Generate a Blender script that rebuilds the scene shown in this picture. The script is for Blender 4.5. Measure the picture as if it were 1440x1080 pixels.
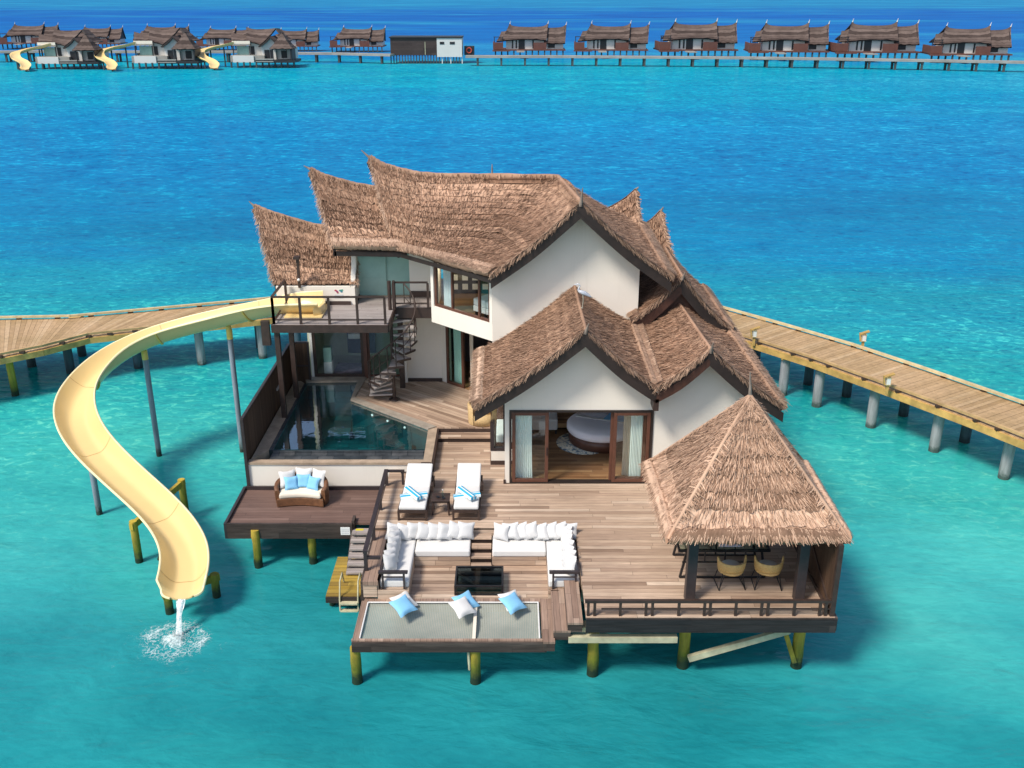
import bpy, math, random
import numpy as np
from mathutils import Vector, Matrix, noise as mnoise
random.seed(7); rng = np.random.default_rng(11)
R_ = math.radians
scene = bpy.context.scene
for o in list(bpy.data.objects): bpy.data.objects.remove(o)
COL = scene.collection

# ------------------------------------------------------------------ camera, sky, sun, exposure
FOC, CU, CV, CAMZ, TANP = 1400.0, 720.0, 540.0, 14.0, 0.3964
PITCH = math.atan(TANP)
cam_d = bpy.data.cameras.new('camera'); cam = bpy.data.objects.new('camera', cam_d); COL.objects.link(cam)
cam.location = (0, 0, CAMZ); cam.rotation_euler = (math.pi/2 - PITCH, 0, 0)
cam_d.sensor_width = 36.0; cam_d.lens = 36.0*FOC/1440.0
cam_d.clip_start = 0.1; cam_d.clip_end = 60000
scene.camera = cam
SUN_EL, SUN_AZ = R_(52), R_(-132)     # azimuth from +Y clockwise: the sun stands behind the camera, to the left
w = bpy.data.worlds.new("World"); scene.world = w; w.use_nodes = True
nt = w.node_tree
sky = nt.nodes.new('ShaderNodeTexSky'); sky.sky_type = 'NISHITA'; sky.sun_disc = False
sky.sun_elevation = SUN_EL; sky.sun_rotation = SUN_AZ; sky.air_density = 1.0; sky.dust_density = 1.6; sky.ozone_density = 1.0
nt.links.new(sky.outputs[0], nt.nodes['Background'].inputs[0]); nt.nodes['Background'].inputs[1].default_value = 0.13
sd = bpy.data.lights.new('sun', 'SUN'); sd.energy = 3.0; sd.angle = R_(13.0); sd.color = (1.0, 0.93, 0.83)
sun = bpy.data.objects.new('sun', sd); COL.objects.link(sun)
sdir = Vector((math.sin(SUN_AZ)*math.cos(SUN_EL), math.cos(SUN_AZ)*math.cos(SUN_EL), math.sin(SUN_EL)))
sun.rotation_euler = sdir.to_track_quat('Z', 'Y').to_euler(); sun.location = (-30, -30, 60)
scene.view_settings.view_transform = 'Standard'; scene.view_settings.look = 'None'
scene.view_settings.exposure = 0.45; scene.view_settings.gamma = 1.0
scene.render.engine = 'CYCLES'; scene.cycles.use_denoising = True
scene.cycles.max_bounces = 10; scene.cycles.transparent_max_bounces = 16; scene.cycles.diffuse_bounces = 5

# ------------------------------------------------------------------ photograph pixel + one known coordinate -> point in the place
SP, CP = math.sin(PITCH), math.cos(PITCH)
def ray(u, v):
    a, b = u-CU, CV-v
    return Vector((a, CP*FOC + SP*b, -SP*FOC + CP*b))
def WZ(u, v, z):
    r = ray(u, v); k = (z-CAMZ)/r.z
    return Vector((r.x*k, r.y*k, z))
def WY(u, v, y):
    r = ray(u, v); k = y/r.y
    return Vector((r.x*k, y, CAMZ + r.z*k))

# ------------------------------------------------------------------ mesh builder
class MB:
    def __init__(s): s.v = []; s.f = []; s.uv = []; s.m = []; s.hasuv = False; s.sm = []
    def face(s, pts, mi=0, uv=None, smooth=False):
        i = len(s.v); s.v.extend([tuple(p) for p in pts]); s.f.append(tuple(range(i, i+len(pts))))
        s.m.append(mi); s.sm.append(smooth); s.uv.append(uv)
        if uv: s.hasuv = True
    def add(s, verts, faces, mi=0, smooth=False, uvs=None):
        i = len(s.v); s.v.extend([tuple(p) for p in verts])
        for k, f in enumerate(faces):
            s.f.append(tuple(i+j for j in f)); s.m.append(mi); s.sm.append(smooth)
            s.uv.append(uvs[k] if uvs else None)
        if uvs: s.hasuv = True
        return s
    def box(s, x0, x1, y0, y1, z0, z1, mi=0, rz=0, c=None):
        v = [(x0,y0,z0),(x1,y0,z0),(x1,y1,z0),(x0,y1,z0),(x0,y0,z1),(x1,y0,z1),(x1,y1,z1),(x0,y1,z1)]
        if rz:
            cx, cy = c if c else ((x0+x1)/2, (y0+y1)/2); ca, sa = math.cos(rz), math.sin(rz)
            v = [(cx+(x-cx)*ca-(y-cy)*sa, cy+(x-cx)*sa+(y-cy)*ca, z) for x, y, z in v]
        return s.add(v, [(0,3,2,1),(4,5,6,7),(0,1,5,4),(1,2,6,5),(2,3,7,6),(3,0,4,7)], mi)
    def prism(s, poly, z0, z1, mi=0):          # polygon in XY
        n = len(poly)
        a = sum(poly[i][0]*poly[(i+1)%n][1]-poly[(i+1)%n][0]*poly[i][1] for i in range(n))
        if a < 0: poly = poly[::-1]
        v = [(p[0],p[1],z0) for p in poly]+[(p[0],p[1],z1) for p in poly]
        f = [tuple(range(n-1,-1,-1)), tuple(range(n,2*n))]+[(i,(i+1)%n,n+(i+1)%n,n+i) for i in range(n)]
        return s.add(v, f, mi)
    def slab(s, poly3, off, mi=0):             # planar polygon in space extruded by a vector
        n = len(poly3); off = Vector(off)
        v = [Vector(p) for p in poly3]; v += [p+off for p in v]
        f = [tuple(range(n-1,-1,-1)), tuple(range(n,2*n))]+[(i,(i+1)%n,n+(i+1)%n,n+i) for i in range(n)]
        return s.add(v, f, mi)
    def beam(s, p0, p1, w, h, mi=0, up=(0,0,1)):
        p0, p1 = Vector(p0), Vector(p1); d = (p1-p0).normalized(); u = Vector(up)
        if abs(d.dot(u)) > .98: u = Vector((0,1,0))
        x = d.cross(u).normalized(); y = x.cross(d).normalized()
        v = []
        for p in (p0, p1):
            for a, b in ((-1,-1),(1,-1),(1,1),(-1,1)): v.append(p + x*(a*w/2) + y*(b*h/2))
        return s.add(v, [(0,1,2,3),(7,6,5,4),(0,4,5,1),(1,5,6,2),(2,6,7,3),(3,7,4,0)], mi)
    def tube(s, pts, rad, n=8, mi=0, cap=True, smooth=True):
        pts = [Vector(p) for p in pts]; N = len(pts)
        rads = rad if isinstance(rad, (list, tuple)) else [rad]*N
        T = []
        for i in range(N):
            t = pts[min(i+1,N-1)]-pts[max(i-1,0)]; T.append(t.normalized() if t.length > 1e-9 else Vector((0,0,1)))
        u = Vector((0,0,1)) if abs(T[0].z) < .9 else Vector((1,0,0))
        x = T[0].cross(u).normalized(); v = []
        for i in range(N):
            x = (x - T[i]*x.dot(T[i])).normalized(); y = T[i].cross(x)
            for k in range(n):
                a = 2*math.pi*k/n; v.append(pts[i] + (x*math.cos(a)+y*math.sin(a))*rads[i])
        f = [(i*n+k, i*n+(k+1)%n, (i+1)*n+(k+1)%n, (i+1)*n+k) for i in range(N-1) for k in range(n)]
        s.add(v, f, mi, smooth)
        if cap:
            s.add(v[:n], [tuple(range(n-1,-1,-1))], mi); s.add(v[-n:], [tuple(range(n))], mi)
        return s
    def lathe(s, prof, c=(0,0,0), n=24, mi=0, smooth=True, sx=1, sy=1):
        v = [(c[0]+r*math.cos(2*math.pi*k/n)*sx, c[1]+r*math.sin(2*math.pi*k/n)*sy, c[2]+z) for r, z in prof for k in range(n)]
        N = len(prof)
        f = [(i*n+k, i*n+(k+1)%n, (i+1)*n+(k+1)%n, (i+1)*n+k) for i in range(N-1) for k in range(n)]
        f.append(tuple(range(n-1,-1,-1))); f.append(tuple(range((N-1)*n, N*n)))
        return s.add(v, f, mi, smooth)
    def grid(s, P, mi=0, smooth=True, uv=None, closed=False):   # P[i][j] points
        a, b = len(P), len(P[0]); v = [p for r in P for p in r]; f = []; us = []
        for i in range(a-1):
            for j in range(b-1):
                f.append((i*b+j, i*b+j+1, (i+1)*b+j+1, (i+1)*b+j))
                if uv: us.append([uv[i][j], uv[i][j+1], uv[i+1][j+1], uv[i+1][j]])
        return s.add(v, f, mi, smooth, us if uv else None)
    def build(s, name, mats, parent=None, org=None, bevel=0, solid=0, subsurf=0):
        if not isinstance(mats, (list, tuple)): mats = [mats]
        if org is None: org = ORG.get(parent.name, (0,0,0)) if parent else (0,0,0)
        me = bpy.data.meshes.new(name)
        ox, oy, oz = org
        me.from_pydata([(a-ox, b-oy, c-oz) for a, b, c in s.v], [], s.f)
        for m in mats: me.materials.append(m)
        me.polygons.foreach_set('material_index', s.m); me.polygons.foreach_set('use_smooth', s.sm)
        if s.hasuv:
            L = me.uv_layers.new(name='UVMap'); buf = []
            for f, u in zip(s.f, s.uv):
                for k in range(len(f)): buf.extend(u[k] if u else (0.0, 0.0))
            L.data.foreach_set('uv', buf)
        me.update()
        o = bpy.data.objects.new(name, me); COL.objects.link(o)
        ORG[o.name] = org
        if parent: o.parent = parent
        else: o.location = org
        if bevel:
            b = o.modifiers.new('bevel', 'BEVEL'); b.width = bevel; b.segments = 2; b.limit_method = 'ANGLE'; b.angle_limit = R_(40)
        if solid:
            b = o.modifiers.new('solid', 'SOLIDIFY'); b.thickness = solid; b.offset = 0
        if subsurf:
            b = o.modifiers.new('sub', 'SUBSURF'); b.levels = subsurf; b.render_levels = subsurf
        return o
ORG = {}
def tag(o, label=None, cat=None, group=None, kind=None):
    if label: o['label'] = label
    if cat: o['category'] = cat
    if group: o['group'] = group
    if kind: o['kind'] = kind
    return o
def thing(name, label, cat, loc=(0,0,0), group=None):
    o = bpy.data.objects.new(name, None); COL.objects.link(o); o.location = loc; o.empty_display_size = .2
    ORG[o.name] = tuple(loc)
    return tag(o, label, cat, group)
def copy_tree(o, parent=None):
    c = o.copy(); COL.objects.link(c)
    if parent: c.parent = parent
    for ch in list(o.children): copy_tree(ch, c)
    return c
def dup(o, loc, rz=0, label=None, scale=None):
    c = copy_tree(o); c.location = loc; c.rotation_euler = (0, 0, rz)
    if label: c['label'] = label
    if scale: c.scale = scale
    return c
def catmull(pts, n=8):
    P = [Vector(p) for p in pts]; out = []
    for i in range(len(P)-1):
        p0, p1, p2, p3 = P[max(i-1,0)], P[i], P[i+1], P[min(i+2,len(P)-1)]
        for k in range(n):
            t = k/n
            out.append(.5*((2*p1)+(p2-p0)*t+(2*p0-5*p1+4*p2-p3)*t*t+(3*p1-p0-3*p2+p3)*t**3))
    out.append(P[-1]); return out

# ------------------------------------------------------------------ materials
class NT:
    def __init__(s, name):
        s.mat = bpy.data.materials.new(name); s.mat.use_nodes = True; s.t = s.mat.node_tree; s.t.nodes.clear()
        s.out = s.t.nodes.new('ShaderNodeOutputMaterial')
    def n(s, typ, ins=None, **kw):
        nd = s.t.nodes.new('ShaderNode'+typ)
        for k, v in kw.items(): setattr(nd, k, v)
        for k, v in (ins or {}).items():
            sk = nd.inputs[k]
            if isinstance(v, bpy.types.NodeSocket): s.t.links.new(v, sk)
            elif isinstance(v, bpy.types.Node): s.t.links.new(v.outputs[0], sk)
            else: sk.default_value = v
        return nd
    def math(s, op, a, b=0.0, c=0.0): return s.n('Math', {0: a, 1: b, 2: c}, operation=op).outputs[0]
    def mix(s, f, a, b, bt='MIX'):
        nd = s.n('Mix', data_type='RGBA', blend_type=bt)
        for i, v in ((0, f), (6, a), (7, b)):
            if isinstance(v, bpy.types.NodeSocket): s.t.links.new(v, nd.inputs[i])
            else: nd.inputs[i].default_value = v if i == 0 else col4(v)
        return nd.outputs[2]
    def ramp(s, f, stops, interp='LINEAR'):
        nd = s.n('ValToRGB', {0: f}); cr = nd.color_ramp; cr.interpolation = interp
        while len(cr.elements) < len(stops): cr.elements.new(.5)
        for e, (p, c) in zip(cr.elements, stops): e.position = p; e.color = col4(c)
        return nd.outputs[0]
    def noise(s, vec, scale, detail=4, rough=.55, dist=0):
        return s.n('TexNoise', {'Vector': vec, 'Scale': scale, 'Detail': detail, 'Roughness': rough, 'Distortion': dist}).outputs[0]
    def obj(s): return s.n('TexCoord').outputs['Object']
    def pos(s): return s.n('NewGeometry').outputs['Position']
    def map(s, vec, scale=(1,1,1), rot=(0,0,0), loc=(0,0,0)):
        return s.n('Mapping', {'Vector': vec, 'Scale': scale, 'Rotation': rot, 'Location': loc}).outputs[0]
    def bump(s, h, strength=.3, dist=.02):
        return s.n('Bump', {'Height': h, 'Strength': strength, 'Distance': dist}).outputs[0]
    def principled(s, **ins):
        b = s.n('BsdfPrincipled', {k.replace('_', ' '): v for k, v in ins.items()})
        s.t.links.new(b.outputs[0], s.out.inputs[0]); return b
def col4(c): return (c[0], c[1], c[2], 1.0) if len(c) == 3 else tuple(c)
def srgb(r, g, b):
    f = lambda c: (c/255/12.92) if c/255 <= .04045 else ((c/255+.055)/1.055)**2.4
    return (f(r), f(g), f(b))

def m_plain(name, c, rough=.6, var=.12, scale=4, bump=0, metal=0, spec=.5, c2=None, detail=5):
    t = NT(name); p = t.obj(); nz = t.noise(p, scale, detail, .6)
    lo = tuple(x*(1-var) for x in c); hi = tuple(min(1, x*(1+var)) for x in c)
    if c2: lo = c2
    cc = t.ramp(nz, [(.3, lo), (.7, hi)])
    ins = dict(Base_Color=cc, Roughness=rough, Metallic=metal); 
    b = t.principled(**ins); b.inputs['Specular IOR Level'].default_value = spec
    if bump:
        n2 = t.noise(p, scale*12, 4, .6); t.t.links.new(t.bump(n2, bump, .01), b.inputs['Normal'])
    return t.mat
def m_wood(name, tones, bw=.14, bl=2.6, plane='xy', rot=0, gap=.05, gapc=(.03,.02,.015), rough=.65, grain=.35, joint=True):
    t = NT(name); p = t.pos()
    if rot: p = t.map(p, rot=(0, 0, rot))
    sx = t.n('SeparateXYZ', {0: p}); ax = {'x': sx.outputs[0], 'y': sx.outputs[1], 'z': sx.outputs[2]}
    a, b = ax[plane[0]], ax[plane[1]]
    ry = t.math('MULTIPLY', b, 1/bw); row = t.math('FLOOR', ry); fy = t.math('FRACT', ry)
    r1 = t.n('TexWhiteNoise', {'W': row}, noise_dimensions='1D').outputs[0]
    rx = t.math('ADD', t.math('MULTIPLY', a, 1/bl), t.math('MULTIPLY', r1, 7.31)); colm = t.math('FLOOR', rx); fx = t.math('FRACT', rx)
    cv = t.n('CombineXYZ', {0: row, 1: colm, 2: 0.0}).outputs[0]
    tone = t.n('TexWhiteNoise', {'Vector': cv}, noise_dimensions='3D').outputs[0]
    cell = t.ramp(tone, [(i/(len(tones)-1), c) for i, c in enumerate(tones)])
    gv = t.n('CombineXYZ', {0: t.math('MULTIPLY', a, 1.6), 1: t.math('MULTIPLY', b, 26.0), 2: t.math('MULTIPLY', tone, 37.0)}).outputs[0]
    g = t.noise(gv, 1.0, 5, .62, .4)
    gcol = t.ramp(g, [(.25, (1-grain,)*3), (.75, (1+grain*.5,)*3)])
    c = t.mix(1.0, cell, gcol, 'MULTIPLY')
    big = t.noise(p, .45, 4, .6); c = t.mix(1.0, c, t.ramp(big, [(.3, (.8, .79, .78)), (.7, (1.1, 1.1, 1.1))]), 'MULTIPLY')
    e1 = t.math('LESS_THAN', fy, gap); 
    m_ = e1
    if joint: m_ = t.math('MAXIMUM', t.math('MULTIPLY', e1, .85), t.math('MULTIPLY', t.math('LESS_THAN', fx, .011/bl), .5))
    c = t.mix(m_, c, gapc)
    bs = t.principled(Base_Color=c, Roughness=rough); bs.inputs['Specular IOR Level'].default_value = .3
    h = t.math('SUBTRACT', t.math('MULTIPLY', g, .25), m_)
    t.t.links.new(t.bump(h, .5, .008), bs.inputs['Normal'])
    return t.mat
def m_thatch(name, lo, mid, hi):
    t = NT(name); uv = t.n('TexCoord').outputs['UV']; g = t.n('NewGeometry'); ri = g.outputs['Random Per Island']
    st = t.map(uv, scale=(38, 3.2, 1)); n1 = t.noise(st, 1.0, 5, .7)
    big = t.noise(t.pos(), .55, 5, .65); mid_n = t.noise(t.pos(), 3.5, 4, .6)
    f = t.math('ADD', t.math('MULTIPLY', ri, .58), t.math('MULTIPLY', n1, .24)); f = t.math('ADD', f, t.math('MULTIPLY', mid_n, .22))
    c = t.ramp(f, [(.18, lo), (.48, mid), (.82, hi)])
    c = t.mix(1.0, c, t.ramp(big, [(.3, (.70, .68, .67)), (.62, (1.08, 1.06, 1.05))]), 'MULTIPLY')
    b = t.principled(Base_Color=c, Roughness=.9); b.inputs['Specular IOR Level'].default_value = .15
    t.t.links.new(t.bump(n1, .6, .02), b.inputs['Normal'])
    return t.mat
def m_glass(name, tint=(.94,.97,.965), refl=1.0, ior=1.5):
    t = NT(name); fc = t.n('LayerWeight', {'Blend': .5}).outputs['Facing']; fr = t.math('ADD', .04, t.math('MULTIPLY', t.math('POWER', fc, 5.0), .9))
    tr = t.n('BsdfTransparent', {'Color': col4(tint)}); gl = t.n('BsdfGlossy', {'Color': (1,1,1,1), 'Roughness': .02})
    mx = t.n('MixShader', {0: t.math('MULTIPLY', fr, refl), 1: tr, 2: gl}); t.t.links.new(mx.outputs[0], t.out.inputs[0])
    return t.mat
def m_pile(name, c_low, c_mid, c_top, z1, z2):
    t = NT(name); p = t.pos(); z = t.n('SeparateXYZ', {0: p}).outputs[2]
    nz = t.noise(p, 5, 5, .65); zz = t.math('ADD', z, t.math('MULTIPLY', t.math('SUBTRACT', nz, .5), .55))
    f = t.n('MapRange', {0: zz, 1: -.15, 2: z2}).outputs[0]
    k = (z1+.15)/(z2+.15)
    c = t.ramp(f, [(0, c_low), (k*.55, c_low), (k, c_mid), (1, c_top)])
    st = t.noise(t.map(p, scale=(9, 9, 1.2)), 1, 5, .6)
    c = t.mix(1.0, c, t.ramp(st, [(.3, (.62,)*3), (.7, (1.15,)*3)]), 'MULTIPLY')
    b = t.principled(Base_Color=c, Roughness=.75); t.t.links.new(t.bump(st, .5, .02), b.inputs['Normal'])
    return t.mat

M = {}
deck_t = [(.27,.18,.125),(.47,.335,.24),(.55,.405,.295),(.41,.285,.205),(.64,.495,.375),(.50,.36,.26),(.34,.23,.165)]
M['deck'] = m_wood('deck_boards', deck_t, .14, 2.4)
M['deck_diag'] = m_wood('deck_boards_diagonal', deck_t, .14, 2.6, rot=R_(33))
M['deck_y'] = m_wood('deck_boards_lengthwise', [(.24,.155,.115),(.40,.275,.205),(.32,.215,.16),(.46,.33,.25)], .13, 3.0, plane='yx')
M['deck_face'] = m_wood('deck_boards_upright', deck_t, .14, 2.4, plane='xz')
M['deck_face_y'] = m_wood('deck_boards_upright_side', deck_t, .14, 2.4, plane='yz')
M['dark_deck'] = m_wood('dark_deck_boards', [(.14,.083,.066),(.185,.113,.09),(.16,.096,.076),(.22,.138,.11)], .14, 3.0, grain=.3)
M['grey_deck'] = m_wood('balcony_boards', [(.28,.24,.22),(.38,.33,.31),(.33,.29,.27),(.42,.37,.34)], .12, 2.5)
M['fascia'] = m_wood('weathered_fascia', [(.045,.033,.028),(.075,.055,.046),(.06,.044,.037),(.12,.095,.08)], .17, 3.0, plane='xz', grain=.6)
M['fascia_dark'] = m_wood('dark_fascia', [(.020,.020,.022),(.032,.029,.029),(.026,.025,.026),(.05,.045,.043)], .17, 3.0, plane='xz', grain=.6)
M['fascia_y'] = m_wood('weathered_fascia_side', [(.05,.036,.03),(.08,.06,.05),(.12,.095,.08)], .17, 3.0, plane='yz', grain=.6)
M['fence'] = m_wood('brown_screen_boards', [(.06,.033,.02),(.095,.053,.032),(.075,.042,.026),(.13,.075,.045)], .12, 9, plane='zy', grain=.45)
M['fence_x'] = m_wood('brown_screen_boards_front', [(.06,.033,.02),(.10,.055,.033),(.08,.044,.027),(.135,.08,.047)], .12, 9, plane='zx', grain=.45)
M['floor'] = m_wood('indoor_floor', [(.20,.10,.045),(.30,.16,.075),(.36,.21,.10),(.25,.13,.06),(.45,.28,.14)], .13, 1.8, gap=.025, rough=.35)
M['walk'] = m_wood('walkway_boards', [(.25,.17,.10),(.33,.235,.15),(.29,.20,.125),(.38,.28,.185)], .15, 20, plane='yx', joint=False)
M['walk_beam'] = m_plain('walkway_beam', (.50,.31,.09), .7, .35, 2.5, .3)
M['walk_kerb'] = m_plain('walkway_kerb', (.55,.45,.25), .7, .25, 3, .2)
M['near_kerb'] = m_plain('tan_kerb', (.46,.30,.135), .7, .3, 2.5, .3)
M['yellow_wood'] = m_wood('algae_yellow_boards', [(.30,.19,.03),(.42,.28,.05),(.36,.25,.06),(.24,.15,.03)], .16, 4)
M['dark_wood'] = m_plain('dark_brown_timber', (.045,.027,.021), .5, .3, 6, .2)
M['barge'] = m_plain('brown_bargeboard', (.024,.015,.012), .6, .4, 3, .2)
M['barge_red'] = m_plain('red_brown_bargeboard', (.060,.024,.015), .6, .35, 3, .2)
M['frame'] = m_plain('red_brown_frame', (.11,.044,.027), .42, .2, 5, .1)
M['rail'] = m_plain('charcoal_rail', (.035,.026,.027), .45, .2, 6)
M['black'] = m_plain('black_metal', (.012,.012,.014), .4, .2, 8)
def m_render(name, c):
    t = NT(name); p = t.pos(); big = t.noise(p, .7, 5, .6); st = t.noise(t.map(p, scale=(5, 5, .35)), 1, 6, .65)
    cc = t.ramp(big, [(.3, tuple(x*.95 for x in c)), (.7, tuple(x*1.03 for x in c))]); cc = t.mix(1.0, cc, t.ramp(st, [(.20, (.93, .925, .915)), (.42, (1, 1, 1))]), 'MULTIPLY')
    bs = t.principled(Base_Color=cc, Roughness=.9); t.t.links.new(t.bump(t.noise(p, 30, 4, .6), .12, .01), bs.inputs['Normal']); return t.mat
M['wall'] = m_render('cream_render', (.80,.745,.655))
M['ceil'] = m_plain('ceiling_white', (.75,.72,.66), .9, .03, 1)
M['dim_wall'] = m_plain('dark_panelled_wall', (.10,.08,.085), .6, .25, 2)
M['teal_wall'] = m_plain('deep_teal_door_panel', (.012,.045,.09), .4, .15, 2)
M['plinth'] = m_plain('dark_skirting', (.05,.03,.024), .6, .2, 4)
M['stone'] = m_plain('pool_rim_stone', (.30,.255,.205), .7, .22, 3.5, .2)
M['ochre_stone'] = m_plain('tan_pool_coping', (.36,.27,.19), .7, .25, 3.5, .2)
M['white_fab'] = m_plain('white_fabric', (.66,.645,.62), .9, .03, 3, .1)
M['cream_fab'] = m_plain('cream_fabric', (.74,.66,.54), .9, .04, 3, .1)
M['pillow_fab'] = m_plain('white_pillow_linen', (.60,.595,.585), .95, .03, 5, .15)
M['blue_fab'] = m_plain('sky_blue_fabric', (.22,.50,.74), .9, .05, 3, .1)
M['curtain'] = m_plain('mint_sheer_curtain', (.88,.94,.90), .9, .03, 2)
M['curtain_w'] = m_plain('pale_blue_curtain', (.72,.78,.79), .9, .04, 2)
M['bed_fab'] = m_plain('lilac_white_bedspread', (.92,.88,.92), .85, .03, 2)
M['wicker'] = m_plain('honey_wicker', (.64,.41,.15), .6, .2, 30, .4)
M['rattan'] = m_plain('brown_rattan', (.15,.065,.028), .5, .35, 9, .5)
M['wicker_tan'] = m_plain('tan_wicker', (.52,.36,.17), .6, .2, 20, .4)
M['thatch'] = m_thatch('palm_thatch', (.066,.038,.025), (.31,.182,.118), (.61,.40,.272))
M['thatch_lite'] = m_thatch('fresh_palm_thatch', (.14,.087,.06), (.38,.245,.17), (.64,.45,.32))
M['thatch_pav'] = m_thatch('pavilion_thatch', (.16,.096,.062), (.46,.292,.198), (.70,.485,.345))
M['thatch_far'] = m_thatch('grey_thatch', (.055,.040,.035), (.105,.077,.066), (.16,.122,.105))
M['glass'] = m_glass('clear_glass')
M['glass_g'] = m_glass('greenish_glass', (.80,.92,.89))
M['frost'] = m_plain('frosted_green_glass', (.30,.48,.42), .22, .18, .9)
M['slide'] = m_plain('yellow_fibreglass', (.76,.56,.245), .22, .05, .5)
M['slide_rim'] = m_plain('slide_rim', (.82,.70,.40), .3, .05, .5)
M['seam'] = m_plain('slide_seam', (.42,.26,.09), .5, .2, 6)
M['slide_under'] = m_plain('slide_collar_yellow', (.72,.52,.12), .45, .1, 2)
M['grey_pole'] = m_pile('grey_pole', (.03,.04,.03), (.20,.23,.26), (.25,.28,.33), .35, .6)
M['pile'] = m_pile('algae_pile', (.008,.028,.010), (.15,.165,.010), (.50,.35,.04), .42, 1.0)
M['conc'] = m_pile('concrete_pile', (.06,.09,.08), (.27,.28,.28), (.33,.33,.34), .25, .6)
M['conc_blue'] = m_pile('blue_grey_pile', (.02,.04,.05), (.05,.085,.11), (.06,.10,.13), .3, .6)
M['finial'] = m_plain('grey_brown_finial', (.23,.18,.145), .8, .3, 9, .3)
M['pale_wood'] = m_plain('bleached_timber', (.44,.41,.27), .7, .3, 3, .3)
M['steel'] = m_plain('weathered_tread', (.40,.36,.335), .6, .2, 5)
M['white_paint'] = m_plain('white_paint', (.78,.77,.74), .6, .05, 3)

# ------------------------------------------------------------------ the sea
def m_water():
    t = NT('lagoon_water'); p = t.pos(); sx = t.n('SeparateXYZ', {0: p}); X, Y = sx.outputs[0], sx.outputs[1]
    wob = t.noise(t.map(p, scale=(.012, .02, 1)), 1, 4, .6)
    wob2 = t.noise(t.map(p, scale=(.05, .10, 1)), 1, 4, .6)
    lg = t.math('LOGARITHM', t.math('MAXIMUM', Y, 1.0), 10.0)                 # depth of the lagoon grows with distance from the shore shelf
    f = t.math('MULTIPLY', t.math('SUBTRACT', lg, 1.0), .5)
    f = t.math('ADD', f, t.math('MULTIPLY', t.math('SUBTRACT', wob, .5), .16))
    f = t.math('ADD', f, t.math('MULTIPLY', t.math('SUBTRACT', wob2, .5), .10))
    c = t.ramp(f, WATER_STOPS)
    cloud = t.noise(t.map(p, scale=(.006, .013, 1), loc=(3, 1, 0)), 1, 3, .5)
    c = t.mix(t.math('MULTIPLY', t.n('MapRange', {0: cloud, 1: .52, 2: .75}).outputs[0], t.n('MapRange', {0: Y, 1: 60.0, 2: 130.0}).outputs[0]), c, (.015, .25, .42))
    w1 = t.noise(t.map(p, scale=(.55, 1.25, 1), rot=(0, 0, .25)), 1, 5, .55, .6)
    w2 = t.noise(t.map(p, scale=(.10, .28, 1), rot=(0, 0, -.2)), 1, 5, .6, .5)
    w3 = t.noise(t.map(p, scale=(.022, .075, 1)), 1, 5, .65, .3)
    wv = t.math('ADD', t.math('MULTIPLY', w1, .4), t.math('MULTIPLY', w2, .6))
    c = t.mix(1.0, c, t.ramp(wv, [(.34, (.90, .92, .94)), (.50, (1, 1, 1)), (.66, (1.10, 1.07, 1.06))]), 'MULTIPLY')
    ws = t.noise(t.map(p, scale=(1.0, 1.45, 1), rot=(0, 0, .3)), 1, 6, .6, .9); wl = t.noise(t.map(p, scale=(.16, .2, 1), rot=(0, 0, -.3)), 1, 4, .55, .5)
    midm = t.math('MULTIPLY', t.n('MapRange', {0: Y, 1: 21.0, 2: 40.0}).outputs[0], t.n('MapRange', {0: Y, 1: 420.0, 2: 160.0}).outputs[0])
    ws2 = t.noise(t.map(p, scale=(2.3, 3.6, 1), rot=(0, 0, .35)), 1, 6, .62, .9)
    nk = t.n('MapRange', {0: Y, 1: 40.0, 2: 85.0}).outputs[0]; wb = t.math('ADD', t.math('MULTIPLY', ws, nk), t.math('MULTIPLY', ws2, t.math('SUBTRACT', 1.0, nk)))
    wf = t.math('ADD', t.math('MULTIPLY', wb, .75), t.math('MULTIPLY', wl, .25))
    c = t.mix(midm, c, t.mix(1.0, c, t.ramp(wf, [(.37, (.30, .58, .74)), (.46, (.84, .91, .95)), (.54, (1.05, 1.03, 1.02)), (.58, (2.3, 1.32, 1.17)), (.645, (5.5, 1.85, 1.42))]), 'MULTIPLY'))  # wave glints and dark ripple streaks painted into the water colour
    rp = t.noise(t.map(p, scale=(2.0, 5.0, 1), rot=(0, 0, .55)), 1, 5, .6, .8)
    c = t.mix(1.0, c, t.ramp(rp, [(.32, (.86, .91, .93)), (.5, (1, 1, 1)), (.68, (1.15, 1.07, 1.06))]), 'MULTIPLY')
    wq = t.n('VectorMath', {0: t.n('TexNoise', {'Vector': p, 'Scale': .22, 'Detail': 5.0}).outputs['Color'], 1: (5.0, 5.0, 0.0), 2: p}, operation='MULTIPLY_ADD').outputs[0]
    acc = None
    for (bx_, by_, rx_, ry_, am_) in BED_AND_SHADE:                    # pale sand flats (+); weed beds and shade painted below the decks (-)
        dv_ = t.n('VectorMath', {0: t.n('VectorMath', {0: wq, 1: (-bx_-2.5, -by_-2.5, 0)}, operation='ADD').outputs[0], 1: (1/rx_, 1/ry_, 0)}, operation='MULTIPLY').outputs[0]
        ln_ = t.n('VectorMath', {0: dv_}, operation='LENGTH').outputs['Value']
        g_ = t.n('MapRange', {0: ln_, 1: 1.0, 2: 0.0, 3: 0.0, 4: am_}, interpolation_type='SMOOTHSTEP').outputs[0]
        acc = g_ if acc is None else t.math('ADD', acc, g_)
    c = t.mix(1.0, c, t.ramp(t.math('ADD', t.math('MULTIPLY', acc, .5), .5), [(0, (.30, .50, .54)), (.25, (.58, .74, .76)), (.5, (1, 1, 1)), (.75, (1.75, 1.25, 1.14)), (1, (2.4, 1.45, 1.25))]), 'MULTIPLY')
    sand = t.noise(t.map(p, scale=(.10, .14, 1), loc=(2, 5, 0)), 1, 4, .55, .5)          # pale sand and darker growth on the shallow bed
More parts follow.
